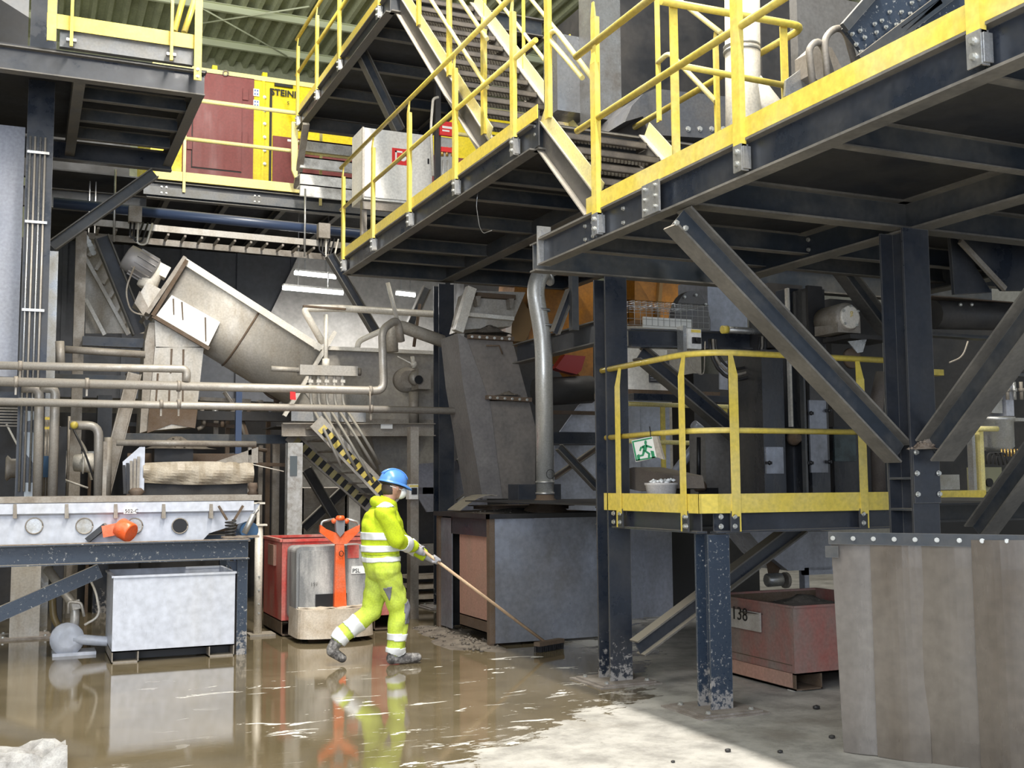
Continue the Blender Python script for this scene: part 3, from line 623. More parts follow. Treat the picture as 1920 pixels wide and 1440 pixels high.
# ================================================================ pieces under the back platform
zz=PY(277,403,16.2).z
solo('blue_round_pipe','long dark blue round pipe under the back platform','pipe',M().cyl((PY(100,380,16.2).x,16.2,zz+.06),(6.2,16.2,zz-.02),.075,14),mat('blue_pipe_paint',(.045,.068,.13),.3,0,dust=.3))
r=thing('cable_tray','dusty beige cable tray with ladder rungs under the blue pipe','cable tray',PY(170,420,15.9))
a=PY(168,416,15.9);b=PY(660,462,15.9)
mk('front_rail',M().bar(a,b,.03,.09),beigel,r); mk('rear_rail',M().bar(a+V((0,.45,-.1)),b+V((0,.45,-.1)),.03,.09),beige,r)
for i in range(16):
    p=a+(b-a)*((i+.5)/16); mk('rung',M().bx(p.x-.015,p.x+.015,15.9,16.35,p.z-.09,p.z-.06),beige,r)
for i,(x0,y0) in enumerate(((241,388),(595,420))):
    a=PY(x0,y0,15.8); r=thing('junction_box',('grey junction box with cable loops on the cable tray, near the diagonal brace' if i==0 else 'grey junction box with cable loops on the cable tray, above the tube lights'),'electrical box',a,'junction boxes on the cable tray')
    mk('box',M().bx(a.x,a.x+.17,15.7,15.84,a.z-.22,a.z),beige,r)
    for k_ in range(3): mk('cable',M().tube(bend([a+V((.03+.05*k_,-.02,-.22)),a+V((.02+.05*k_,-.04,-.42-.05*k_)),a+V((.12+.06*k_,-.03,-.46-.03*k_)),a+V((.2+.06*k_,0,-.2))],.12),.014,7),cream if k_==2 else black,r)
    mk('hanger',M().cyl(V((a.x-.18,a.y+.02,6.0)),a+V((-.18,.02,-.5)),.015,6),galv,r)
# tube lights
def tube_light(label,px0,py0,px1,py1,yy,group='tube lights under the back platform'):
    a,b=PY(px0,py0,yy),PY(px1,py1,yy); r=thing('tube_light',label,'lamp',a,group)
    mk('housing',M().bar(a+Z*.05,b+Z*.05,.12,.03),white,r); hp=a.lerp(b,.25); mk('hanger',M().bx(hp.x-.008,hp.x+.008,hp.y-.008,hp.y+.008,hp.z+.06,6.24),galv,r); hp=a.lerp(b,.75); mk('hanger',M().bx(hp.x-.008,hp.x+.008,hp.y-.008,hp.y+.008,hp.z+.06,6.24),galv,r); mk('lamp_tube',M().cyl(a,b,.03,10),tubem,r)
    d_=bpy.data.lights.new('tube_glow','AREA'); d_.shape='RECTANGLE'; d_.size=(b-a).length; d_.size_y=.1; d_.energy=55; d_.color=(1,.98,.95)
    o=bpy.data.objects.new('tube_glow',d_); COL.objects.link(o); o.parent=r; o.location=(a+b)/2-V(r.location)-Z*.06
    return r
tube_light('glowing tube light, upper of the two left of the navy V diagonal',552,512,630,520,18.6)
tube_light('glowing tube light, longer lower one left of the navy V diagonal',530,540,643,550,18.0)
tube_light('small glowing tube light between the navy V diagonal and the centre column',743,550,778,554,18.8)
tube_light('glowing light at the far left behind the ribbed conveyor frame',160,455,182,480,17.5,None)

# ================================================================ upper right machinery
r=thing('vertical_duct','pale round vertical duct with clamp ring standing on the largest platform','duct',(4.75,6.6,3.6))
a=PY(1391,-60,6.55);b=PY(1391,232,6.55)
rad=33*(b-EYE).dot(fw)/FPX
mk('duct_pipe',M().cyl(a,V((b.x,b.y,3.62)),rad,24),cream,r)
q=PY(1391,96,6.55); mk('clamp_ring',M().cyl(q-Z*.02,q+Z*.0,rad*1.06,24).cyl(q+Z*.02,q+Z*.035,rad*1.05,24),galv,r)
mk('branch_pipe',M().cyl(q-Z*.2,q+V((.42,-.05,-.66)),rad*.85,20),cream,r)
def boxd(name,label,cat,x0,y0,x1,y1,yy,dp,ma,group=None,zlo=None):
    a,b,c_,d_=rect(x0,y0,x1,y1,yy); return solo(name,label,cat,M().bx(a,b,yy,yy+dp,c_ if zlo is None else zlo,d_),ma,group)
boxd('galvanised_duct','mottled galvanised square duct left of the short stair rail','duct',1112,-30,1166,228,8.9,.3,mat('mottled_galvanised',(.24,.245,.25),.35,.5,(.14,.13,.12),.5,4))
boxd('control_cabinet','shiny steel cabinet seen between the yellow stair posts','cabinet',1044,62,1108,215,9.2,.3,mat('glossy_cabinet_steel',(.26,.27,.29),.25,.6,(.2,.2,.2),.4,3))
boxd('machine_housing','large dark sheet housing behind the short stair at upper right','machine',1150,-40,1560,262,10.3,1.5,dark)
boxd('panel_column','dark grey column panel behind the yellow rounded rail corner','column',1425,-20,1487,240,8.3,.2,dark)
boxd('wide_duct','grey sheet duct behind the beige hoses at upper right','duct',1493,-20,1632,200,8.6,.5,mat('grey_sheet',(.19,.185,.18),.5,.2,(.13,.12,.11),.4,2))
r=thing('hooded_duct','dark horizontal duct with curved hood beyond the short stair','duct',PY(1180,250,8.4))
m=M(); pts=[PY(a_,b_,8.4) for a_,b_ in((1172,228),(1185,198),(1206,176),(1228,166),(1370,182),(1370,262),(1215,252),(1206,218))]
m.prism(pts,(0,.7,0)); mk('hood',m,mat('slate_sheet',(.10,.105,.12),.4,.3,(.14,.13,.12),.4,3),r)
for i in range(5): p=PY(1290+i*22,242,8.4); bolt(r,(p.x,8.4,p.z),(0,-1,0),.02)
# blue bolted chute and hoses
r=thing('bolted_chute','dark blue bolted steel chute rising at the top right behind the toe board','chute',PY(1700,100,5.2))
q=[PY(a_,b_,5.2) for a_,b_ in((1583,52),(1640,-15),(1990,-120),(1990,60),(1625,108))]
mk('side_plate',M().prism(q,(0,.03,0)),navys,r)
for (a_,b_),(c_,d_) in (((1583,52),(1650,-25)),((1612,112),(1760,0)),((1660,84),(1800,-20))): mk('edge_angle',M().bar(PY(a_,b_,5.16),PY(c_,d_,5.16),.06,.03,(0,1,0)),navyl,r)
rn=random.Random(3)
for i in range(26):
    t=i/26; p=PY(1600+150*t+rn.uniform(-6,6),64-78*t+ (i%3)*22+rn.uniform(-5,5),5.19); bolt(r,(p.x,5.19,p.z),(0,-1,0),.010)
for i,(lab,x0,y0,x1,y1,x2,y2) in enumerate((('beige ribbed hose loop, taller of the two beside the bolted chute',1555,150,1545,72,1585,56),('beige ribbed hose loop, shorter of the two beside the bolted chute',1528,152,1516,92,1542,82))):
    m=M().tube(bend([PY(x0,y0+40,5.3),PY(x1,y1,5.3),PY((x1+x2)/2,y2-4,5.3),PY(x2,y2,5.35),PY(x2+20,y2+70,5.4)],.12),.022,10)
    solo('hose',lab,'hose',m,beige,'beige hoses by the bolted chute')
solo('folded_sheet','folded grey sheet leaning behind the toe board left of the hoses','sheet',M().prism([PY(1472,180,5.6),PY(1474,150,5.6),PY(1512,122,5.6),PY(1545,150,5.6),PY(1545,190,5.6)],(0,.02,0)),galv)
solo('canvas_boot','taupe canvas boot between the two beige hoses','boot',M().prism([PY(1520,140,5.5),PY(1518,98,5.5),PY(1538,80,5.5),PY(1560,90,5.5),PY(1590,150,5.5),PY(1560,170,5.5)],(0,.15,0)),beige)
# ================================================================ LEFT: trough table
yt=11.15
r=thing('trough_table','navy speckled steel frame carrying the long vibrating trough at left','frame',(.8,yt,0))
xr_=PY(465,1030,yt).x
mk('front_beam',M().ch((-2.2,yt,1.025),(xr_,yt,1.025),.19,.09,.011,(0,0,1),1),navys,r)
mk('rear_beam',M().ch((-2.2,yt+1.15,1.025),(xr_,yt+1.15,1.025),.19,.09,.011,(0,0,1),-1),navys,r)
for yy in(yt+.05,yt+1.1):
    mk('leg',M().bar((xr_-.05,yy,0),(xr_-.05,yy,.93),.1,.1,(0,1,0)),navys,r)
mk('leg',M().bar((-1.9,yt+.05,0),(-1.9,yt+.05,.93),.1,.1,(0,1,0)),navys,r)
mk('diagonal_strut',M().ch(PY(-60,1178,yt+.1),PY(188,1070,yt+.1),.13,.07,.01,(0,0,1),-1),navys,r)
mk('end_tie',M().bar((xr_-.05,yt,1.0),(xr_-.05,yt+1.15,1.0),.06,.12),navys,r)
mk('knee_gusset',M().prism([PY(425,1052,yt+.06),PY(447,1052,yt+.06),PY(447,1085,yt+.06)],(0,.01,0)),navys,r)
mk('caked_mud',M().bx(-2.2,xr_,yt-.09,yt+.0,1.12,1.127),crumb,r)
# trough
y0=11.42
r=thing('vibrating_trough','long bluish-grey vibrating trough with round port holes on the navy frame','trough',(.8,y0,1.05))
q=[PY(a,b,y0) for a,b in((-120,941),(487,945),(478,962),(470,975),(392,1000),(375,1018),(-120,1022))]
mk('side_plate',M().prism(q,(0,.012,0)),bingrey,r)
mk('rear_plate',M().prism([V((p.x,y0+.75,p.z)) for p in q],(0,.012,0)),bingrey,r)
mk('trough_bed',M().bx(q[0].x,PY(370,1015,y0).x,y0,y0+.76,1.08,1.1),stain,r)
a,b=PY(-120,938,y0-.03),PY(490,938,y0-.03)
mk('top_rim',M().bx(a.x,b.x,y0-.05,y0+.03,a.z-.035,a.z+.02).bx(a.x,b.x,y0+.72,y0+.8,a.z-.035,a.z+.02),beige,r)
a=PY(-120,966,y0); b=PY(474,966,y0)
mk('side_crease',M().prism([(a.x,y0,a.z-.02),(a.x,y0-.05,a.z+.0),(a.x,y0-.05,a.z+.09),(a.x,y0,a.z+.12)],(b.x-a.x,0,0)),bingrey,r)
for px in(28,125,217,307,396):
    mk('stiffener_rib',M().prism([PY(px-3,945,y0-.06),PY(px+3,945,y0-.06),PY(px+4,972,y0-.06),PY(px-4,972,y0-.06)],(0,.07,0)),beige,r)
for px in(64,158,252,337):
    p=PY(px,986,y0); mk('port_disc',M().lathe(p-Y*.012,(0,1,0),[(0,.075),(.011,.075)],20),black if px>300 else galv,r); mk('port_ring',M().tube([p+V((math.cos(t)*.075,-.014,math.sin(t)*.075)) for t in[i*.35 for i in range(19)]],.006,6),beige,r)  # solid discs; the black one paints the dark seen inside a hole
a,b=PY(232,953,y0-.055),PY(256,963,y0-.055); mk('number_plate',M().bx(a.x,b.x,y0-.055,y0-.05,b.z,a.z),whitesign,r)
text('plate_number','502-C',.05,(a.x+.01,y0-.058,b.z+.01),X,blackp,r)
# spring, damper
p=PY(432,1005,y0-.1)
m=M(); m.tube([p+V((math.cos(t)*.05,math.sin(t)*.05,t*.0048)) for t in[i*.5 for i in range(66)]],.009,6)
r=thing('spring_mount','black coil spring with inclined damper at the right end of the trough','spring',p)
mk('coil_spring',m,rubber,r); mk('spring_seat',M().bx(p.x-.08,p.x+.28,p.y-.05,p.y+.08,p.z-.02,p.z+.0),crumb,r)
for dx in(-.12,.12): mk('spring_arm',M().bar(p+V((dx*.3,0,.16)),p+V((dx,0,.3)),.02,.04,(0,1,0)),rust,r)
mk('damper',M().cyl(PY(458,1000,y0-.12),PY(476,965,y0-.12),.03,10).cyl(PY(476,965,y0-.12),PY(484,955,y0-.12),.015,8),galv,r)
p=PY(468,995,y0); mk('blue_motor',M().lathe(p,(0,1,0),[(0,.09),(.25,.09)],18),mat('blue_motor_paint',(.04,.10,.20),.4),r)
# orange vibrator
p=PY(228,1000,y0-.12)
r=thing('vibrator_motor','orange-red vibrator motor tilted on a dark bracket at the trough side','motor',p)
ax=V((.6,-.55,-.35)).normalized(); mk('motor_drum',M().lathe(p+V((-.02,0,.06)),ax,[(0,.085),(.01,.095),(.14,.095),(.15,.085)],20),orange,r)
mk('motor_body',M().bar(p+V((-.17,.02,.02)),p+V((0,.0,.05)),.12,.11,(0,0,1)),orange,r)
mk('bracket',M().bar(p+V((-.30,.06,-.06)),p+V((-.14,.02,.08)),.12,.05,(0,0,1)),navy,r)
# bin
def bin_(label,x0,x1,y0,y1,z0,z1,ma,t=.012,foot=.11,rim=.02,group=None,name='steel_bin',pocket=.2,inner=None,rot=0):
    r=thing(name,label,'bin',(x0,y0,0),group)
    mk('front_wall',M().bx(x0,x1,y0,y0+t,z0,z1),ma,r); mk('rear_wall',M().bx(x0,x1,y1-t,y1,z0,z1),inner or ma,r)
    mk('side_wall',M().bx(x0,x0+t,y0+t,y1-t,z0,z1),ma,r); mk('side_wall',M().bx(x1-t,x1,y0+t,y1-t,z0,z1),ma,r)
    mk('bottom',M().bx(x0,x1,y0,y1,z0,z0+t),ma,r)
    m=M()
    for a,b in(((x0,y0),(x1,y0)),((x1,y0),(x1,y1)),((x1,y1),(x0,y1)),((x0,y1),(x0,y0))): m.bar((*a,z1),(*b,z1),rim*1.6,rim)
    mk('top_rim',m,ma,r)
    for xa in(x0,x1-pocket):
        mk('fork_pocket',M().bx(xa,xa+pocket,y0-.005,y1,z0-foot,z0-foot+.012).bx(xa,xa+.01,y0-.005,y1,z0-foot,z0).bx(xa+pocket-.01,xa+pocket,y0-.005,y1,z0-foot,z0),rust if ma is not bingrey else beige,r)
    return r
xa=PY(213,1080,11.12).x; xb=PY(441,1080,11.12).x
b1=bin_('pale bluish-grey steel bin standing in the water under the trough frame',xa,xb,11.12,12.0,.10,.80,bingrey,foot=.10,pocket=.24)
mk('skid_back',M().bx(xa+.02,xb-.02,11.3,11.31,.01,.1),black,b1)
# pole stand
p=PY(483,1190,12.44)
r=thing('pipe_stand','pale round pole with bolt holes on a base plate beside the red bin','stand',(p.x,12.44,0))
mk('pole',M().cyl((p.x,12.44,.02),(p.x,12.44,PY(483,986,12.44).z),.045,14),cream,r)
mk('foot_plate',M().bx(p.x-.1,p.x+.18,12.34,12.6,0,.025),beige,r)
t=PY(483,986,12.44).z
mk('head_plate',M().bx(p.x-.12,p.x+.08,12.38,12.5,t,t+.02),cream,r); mk('head_bar',M().bx(p.x-.03,p.x+.0,12.42,12.46,t+.02,t+.25).bx(p.x-.1,p.x+.06,12.42,12.46,t+.24,t+.26),cream,r)
for z in(.35,.5,.65,.25): bolt(r,(p.x,12.395,z),(0,-1,0),.008)
# L1 muddy sleeve
mk('muddy_sleeve',M().bx(-.10,.20,13.33,13.65,.0,.98),beigel,L1)
# pump and hoses
p=PY(150,1185,11.9)
r=thing('slurry_pump','grey mud-coated pump with coupling behind the pale bin','pump',(p.x,11.9,0))
mk('pump_body',M().lathe((p.x-.12,12.0,.16),(0,-1,0),[(0,.06),(.02,.15),(.18,.16),(.2,.08)],18).bx(p.x-.25,p.x+.15,11.8,12.1,0,.03),bingrey,r)
mk('outlet_pipe',M().tube(bend([(p.x-.08,11.85,.16),(p.x+.25,11.8,.12),(p.x+.45,11.8,.1)],.1),.05,10),bingrey,r)
mk('flange',M().lathe((p.x+.3,11.8,.11),(1,0,0),[(0,.09),(.04,.09)],14).lathe((p.x+.42,11.8,.1),(1,0,0),[(0,.1),(.06,.1)],14),galv,r)
mk('riser_pipe',M().tube(bend([PY(138,1190,11.9),PY(142,1140,11.9),PY(88,1065,12.1)],.1),.045,10),beigel,r)
mk('camlock',M().bar(PY(135,1135,11.85),PY(150,1132,11.85),.05,.09).tube(bend([PY(128,1150,11.8),PY(128,1128,11.8),PY(152,1130,11.8),PY(158,1156,11.8)],.03),.014,6),beigel,r)
solo('hose','brown suction hose curving down into the water left of the pump','hose',M().tube(bend([PY(98,1110,12.2),PY(100,1165,12.2),PY(130,1195,12.2)],.2),.035,10),mat('olive_hose',(.20,.15,.07),.3,0,dust=.3))
solo('cable','pale cable looping beside the pump up to the trough frame','cable',M().tube(bend([PY(158,1172,11.8),PY(188,1155,11.8),PY(180,1110,11.8),PY(168,1085,11.8)],.2),.012,8),cream)
# ---------------------------------------------------------------- horizontal pipes
def pipe(label,pts,rr,ma=pipem,group=None,b=.12,clamps=(),name='pipe'):
    if clamps:
        r=thing(name,label,'pipe',pts[0],group); mk('tube',M().tube(bend(pts,b),rr,12),ma,r)
        for c in clamps: mk('pipe_clamp',M().cyl(c-X*.02,c+X*.02,rr*1.25,12).bar(c-Z*rr,c-Z*(rr+.09),.02,.02),beige,r)
        return r
    return solo(name,label,'pipe',M().tube(bend(pts,b),rr,12),ma,group)
yp=12.9
pipe('top horizontal dusty pipe at left, ending in a downturned elbow',[PY(-60,684,yp),PY(352,692,yp),PY(349,716,yp)],.044,clamps=(PY(38,686,yp),))
pipe('middle horizontal dusty pipe that turns up into the arch at its right end',[PY(-60,714,yp),PY(720,733,yp),PY(716,618,yp),PY(745,598,yp+.2),PY(752,640,yp+.3)],.05,clamps=(PY(30,716,yp),PY(163,719,yp),PY(335,724,yp),PY(694,733,yp)))
pipe('lowest and longest horizontal dusty pipe running to the centre column',[PY(-60,752,yp),PY(880,771,yp)],.043,clamps=(PY(302,758,yp),PY(335,758,yp),PY(695,767,yp)))
solo('pipe_tie','thin vertical rod tying the two lower horizontal pipes together','rod',M().cyl(PY(694,733,yp-.05),PY(694,772,yp-.05),.01,6),beige)
solo('red_tag','small red tag hanging from the middle horizontal pipe','tag',M().prism([PY(544,734,yp-.07),PY(554,735,yp-.07),PY(555,750,yp-.07),PY(544,749,yp-.07)],(0,.004,0)),redsign)
pipe('thick beige pipe arching over the mixer trough to the centre column',[PY(735,660,13.6),PY(733,618,13.6),PY(752,612,13.6),PY(830,640,13.6)],.085,beigel,b=.25)
pipe('white overhead water pipe with doubled drop behind the V diagonal',[PY(606,645,15),PY(568,578,15),PY(640,578,15),PY(830,590,15)],.05,cream,b=.1)
pipe('thin cream pipe bent low behind the mixer trough rim',[PY(670,655,14.9),PY(672,640,14.9),PY(715,620,14.9),PY(735,612,14.9)],.04,cream)
pipe('thin inclined rod from the middle platform down to the arched pipe',[PY(727,530,14.6),PY(746,605,14.6)],.03,cream)
pipe('thin vertical rusty rod right of the arched pipe',[PY(787,570,15.6),PY(776,650,15.6)],.025,rust)
# verticals at left
for i,(lab,pts,rr,ma) in enumerate((
 ('thick vertical dusty pipe in front of the patched column, left of its twin',[PY(40,728,13.1),PY(74,728,13.1),PY(70,940,13.1)],.05,pipem),
 ('thick vertical dusty pipe right of its twin beside the patched column',[PY(75,728,13.1),PY(104,728,13.1),PY(98,940,13.1)],.05,pipem),
 ('curved dusty pipe bending down behind the trough rim, with yellow valve cap',[PY(130,797,13.4),PY(185,798,13.4),PY(184,940,13.4)],.05,pipem),
 ('thin beige vertical pipe left of the tray frame',[PY(203,820,13.5),PY(200,940,13.5)],.045,beige),
 ('short vertical beige pipe above the curved pipe',[PY(112,640,13.8),PY(114,690,13.8)],.05,beige),
 ('horizontal grey pipe under the ribbed conveyor',[PY(122,655,14.2),PY(272,665,14.2)],.045,beige))):
    pipe(lab,pts,rr,ma)
solo('stop_valve','small yellow valve cap on the curved pipe at left','valve',M().ball(PY(139,797,13.33),.045,10),yel)
def bx2(name,label,cat,x0,y0,x1,y1,yy,dp,ma,group=None,zlo=None,lean=0):
    a,b=PY(x0,y0,yy),PY(x1,y1,yy); return solo(name,label,cat,M().bx(a.x,b.x,yy,yy+dp,b.z if zlo is None else zlo,a.z),ma,group)
bx2('steel_post','dark speckled post behind the curved pipe at left','post',108,800,122,930,13.6,.12,dark,zlo=.0)
bx2('steel_post','tall beige post left of the ribbed conveyor','post',143,432,155,730,15.2,.14,beige,zlo=.0)
bx2('steel_post','pale galvanised post close to the navy conduit column','post',90,470,104,660,14.4,.1,galv,zlo=.0)
bx2('steel_post','navy post seen between the pipes and the sloping strut','post',184,740,209,820,15.6,.3,navy,zlo=.0)
bx2('steel_post','narrow blue-grey post below the screw conveyor','post',443,730,453,815,14.2,.07,mat('blue_pipe_paint',(.10,.14,.24)),zlo=.0)
r=thing('leaning_strut','grey leaning strut between the pipes and the tray frame','strut',PY(192,935,14))
mk('strut_bar',M().ib(PY(190,940,14),PY(252,700,14),.16,.14,.012,.009,(1,0,0)),beige,r)
bx2('cross_beam','dark navy beam under the ribbed conveyor','beam',155,630,272,652,15.0,.15,navy)
bx2('cross_beam','navy beam behind the two horizontal pipes left of the chute','beam',92,700,262,722,14.6,.15,navyl)
bx2('cross_beam','dark blue beam edge at the far left below the lowest pipe','beam',-40,733,42,760,14.0,.2,navy)
bx2('cross_beam','long navy beam with dusty flange behind the canvas tray','beam',228,812,545,832,14.6,.12,navyl)
bx2('cross_beam','thin dusty flange beam under the screw conveyor','beam',370,770,545,790,15.4,.15,dark)
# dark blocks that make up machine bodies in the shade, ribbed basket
r=thing('wire_crate','stacked wire crate at the far left edge','crate',PY(0,790,13.9))
a,b=PY(-30,760,13.9),PY(40,800,13.9)
for i in range(8): z=b.z+(a.z-b.z)*i/7; mk('wire',M().bx(a.x,b.x,13.88,13.9,z,z+.012),beige,r)
mk('crate_frame',M().bar((a.x,13.9,0),(a.x,13.9,a.z),.05,.05,(0,1,0)).bar((b.x,13.9,0),(b.x,13.9,a.z),.04,.05,(0,1,0)),beige,r)
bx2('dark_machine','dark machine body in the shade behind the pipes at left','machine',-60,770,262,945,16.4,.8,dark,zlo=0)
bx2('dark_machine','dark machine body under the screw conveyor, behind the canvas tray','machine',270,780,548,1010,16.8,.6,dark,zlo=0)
r=thing('round_motor','beige round motor with pale ring behind the curved pipe','motor',PY(150,870,14.2))
mk('motor_body',M().lathe(PY(140,868,14.2),(1,-.3,0),[(0,.10),(.2,.12),(.22,.09),(.3,.08)],16),cream,r)
c=PY(156,868,14.0); mk('guard_ring',M().tube([c+V((.0,math.cos(t)*.06,math.sin(t)*.12)) for t in[i*.4 for i in range(17)]],.012,6),cream,r)
r=thing('round_motor','grey round motor low at the far left behind the crate','motor',PY(20,875,14.2))
mk('motor_body',M().lathe(PY(10,878,14.0),(1,0,0),[(0,.12),(.02,.15),(.06,.11),(.3,.11),(.32,.07)],16),beige,r)
rn=random.Random(5)
for i,(lab,pts) in enumerate((('thin black hose sagging behind the curved pipe',[(135,800),(160,850),(178,905)]),('pale thin hose looping beside the short post',[(112,800),(125,860),(118,925)]),('thin cable stretched low behind the trough rim',[(122,900),(165,915)]),('pale thin cable hanging from the beam above the crate',[(12,795),(30,830),(42,850)]))):
    solo('cable',lab,'cable',M().tube(bend([PY(a,b,13.9) for a,b in pts],.15),.012,6),cream if i else rubber)
# ---------------------------------------------------------------- ribbed white conveyor frame
r=thing('ribbed_conveyor','whitish ribbed conveyor side rising steeply behind the dark strut','conveyor',PY(230,620,16.5))
q=[PY(a,b,16.5) for a,b in((160,440),(172,440),(262,622),(160,622))]
mk('side_sheet',M().prism([PY(a,b,16.55) for a,b in((160,440),(178,440),(272,625),(160,625))],(0,.02,0)),beigel,r)
for i in range(6):
    t=(i+.5)/6; a=V(q[0]).lerp(q[3],t*.0)+(PY(238,622,16.45)-PY(160,462,16.45))*t; a=PY(160,468,16.4)+(PY(236,622,16.4)-PY(160,468,16.4))*t
    mk('rib',M().bar(a,a+(PY(186,470,16.4)-PY(166,490,16.4))*1.1+Z*.1,.05,.1,(0,1,0)),beigel,r)
mk('edge_angle',M().bar(PY(158,480,16.35),PY(240,628,16.35),.05,.08,(0,1,0)),beigel,r)
mk('edge_angle',M().bar(PY(160,560,16.3),PY(196,628,16.3),.05,.06,(0,1,0)),white,r)
for i in range(5): bolt(r,PY(163+i*3,446+i*7,16.35),(0,-1,0),.03)
# ---------------------------------------------------------------- inclined screw conveyor
ys=14.7
r=thing('screw_conveyor','large dusty U-shaped screw conveyor housing sloping down to the right','conveyor',PY(400,760,ys))
def P2(a,b,yy=ys): return PY(a,b,yy)
p0=P2(347,492);p1=P2(594,650); d=(p1-p0).normalized(); n_=V((-(-d.z),0,0)); n_=V((d.z,0,-d.x))   # perpendicular, pointing down-left
if n_.z>0: n_=-n_
L_=(p1-p0).length; R_=.40; st=.42
prof=[]   # (offset along n, y)
prof.append((0,ys)); prof.append((st,ys))
for i in range(1,16): t=math.pi*i/16; prof.append((st+R_*math.sin(t),ys+R_-R_*math.cos(t)))
prof+= [(st,ys+2*R_),(0,ys+2*R_)]
m=M(); k=len(prof); vs=[]
for e in(0,L_+.12):
    for a,yy in prof: q=p0+d*e+n_*a; vs.append((q.x,yy,q.z))
m.add(vs,[(i,i+1,i+1+k,i+k) for i in range(k-1)],True); m.f+= [tuple(range(k)),tuple(range(2*k-1,k-1,-1))]; m.sm+=[False,False]
mk('trough_shell',m,beigel,r)
mk('top_flange',M().bar(p0-d*.06+V((0,-.03,0)),p1+d*.06+V((0,-.03,0)),.09,.05,(0,1,0)).bar(p0-d*.06+V((0,.86,0)),p1+d*.06+V((0,.86,0)),.09,.05,(0,1,0)),cream,r)
mk('lid',M().hexa([p0-n_*.03+V((0,0,0)),p1-n_*.03,p1-n_*.03+Y*.8,p0-n_*.03+Y*.8,p0-n_*.05,p1-n_*.05,p1-n_*.05+Y*.8,p0-n_*.05+Y*.8]),beige,r)
mk('end_flange',M().bar(p0-d*.04-n_*.05+V((0,.4,0)),p0-d*.04+n_*(st+R_+.02)+V((0,.4,0)),.95,.05,d),beige,r)
q0=p0+d*(L_*.56)
mk('joint_seam',M().tube([(q0+n_*a)+V((0,yy-ys,0)) + V((0,-.006 if i<2 else 0,0)) for i,(a,yy) in enumerate([(a+.006,b) for a,b in prof[:10]])],.014,6),rust,r)
mk('lower_end_flange',M().bar(p1+d*.1-n_*.3+V((0,-.06,0)),p1+d*.1+n_*(1.05)+V((0,-.06,0)),.06,.05,d),cream,r)
# discharge box
q=[P2(a,b,ys-.06) for a,b in((322,553),(413,604),(389,652),(289,596))]
mk('discharge_box',M().prism(q,(0,.55,0)),white,r)
mk('box_flange',M().bar(P2(286,592,ys-.08),P2(392,654,ys-.08),.05,.035,(0,1,0)).bar(P2(286,592,ys-.08),P2(350,488,ys-.08),.05,.05,(0,1,0)),rust,r)
for x0,y0,x1,y1 in((325,560,326,590),(341,566,343,600),(385,595,386,640)): mk('rust_streak',M().prism([P2(x0-1.5,y0,ys-.066),P2(x0+1.5,y0,ys-.066),P2(x1+1,y1,ys-.066),P2(x1-1,y1,ys-.066)],(0,.004,0)),rust,r)
# chute
r=thing('drop_chute','tall beige sheet chute dropping from the screw conveyor into the canvas tray','chute',P2(315,810))
mk('upper_hood',M().prism([P2(a,b) for a,b in((290,600),(380,650),(292,652))],(0,.6,0)),beigel,r)
mk('front_sheet',M().prism([P2(a,b,ys+.0) for a,b in((291,650),(382,652),(366,800),(276,808))],(0,.6,0)),beigel,r)
mk('side_sheet',M().prism([P2(a,b,ys+.04) for a,b in((291,605),(291,650),(276,808),(262,812),(272,640),(280,605))],(0,.55,0)),beige,r)
mk('rusty_foot',M().prism([P2(a,b,ys-.012) for a,b in((280,765),(371,765),(366,803),(322,795),(276,812))],(0,.01,0)),rust,r)
for x0,y0,x1,y1 in((322,654,320,700),(344,655,342,790),(296,700,290,790),(318,720,316,780)): mk('rust_streak',M().prism([P2(x0-2,y0,ys-.006),P2(x0+2,y0,ys-.006),P2(x1+1.5,y1,ys-.006),P2(x1-1.5,y1,ys-.006)],(0,.004,0)),rust,r)
# gear motor
r=thing('gear_motor','grey ribbed electric motor with gearbox on top of the screw conveyor','motor',P2(270,560,15.1))
a,b=P2(250,488,15.1),P2(290,512,15.1); ax=(b-a).normalized()
mk('motor_body',M().lathe(a,ax,[(-.12,.10),(-.10,.17),(.02,.18),(.3,.18),(.31,.12)],20),mat('motor_grey',(.26,.25,.25),.5,.2,dust=.6),r)
m=M()
for i in range(14):
    t=i*6.283/14; u=ax.cross(Y).normalized()*math.cos(t)+Y*math.sin(t); m.bar(a+ax*.02+u*.185,a+ax*.28+u*.185,.01,.03,u)
mk('cooling_fins',m,mat('motor_grey',(.26,.25,.25)),r)
mk('gearbox',M().lathe(P2(288,506,15.1),V((-.35,0,-1)),[(-.05,.1),(-.02,.13),(.26,.13),(.28,.09)],16).bar(P2(283,498,15.1),P2(314,514,15.1),.2,.16,(0,0,1)),cream,r)
mk('mounting_box',M().prism([P2(a_,b_,14.9) for a_,b_ in((275,528),(307,545),(290,592),(252,568))],(0,.4,0)),beigel,r)
for s_ in(0,.33): mk('support_rib',M().prism([P2(a_,b_,14.86+s_) for a_,b_ in((252,568),(262,545),(285,590),(275,600))],(0,.03,0)),beige,r)
solo('cable','thin cable looping from the ribbed motor down the conveyor side','cable',M().tube(bend([P2(252,500,14.8),P2(234,545,14.8),P2(245,585,14.8),P2(272,592,14.8)],.2),.012,6),beige)
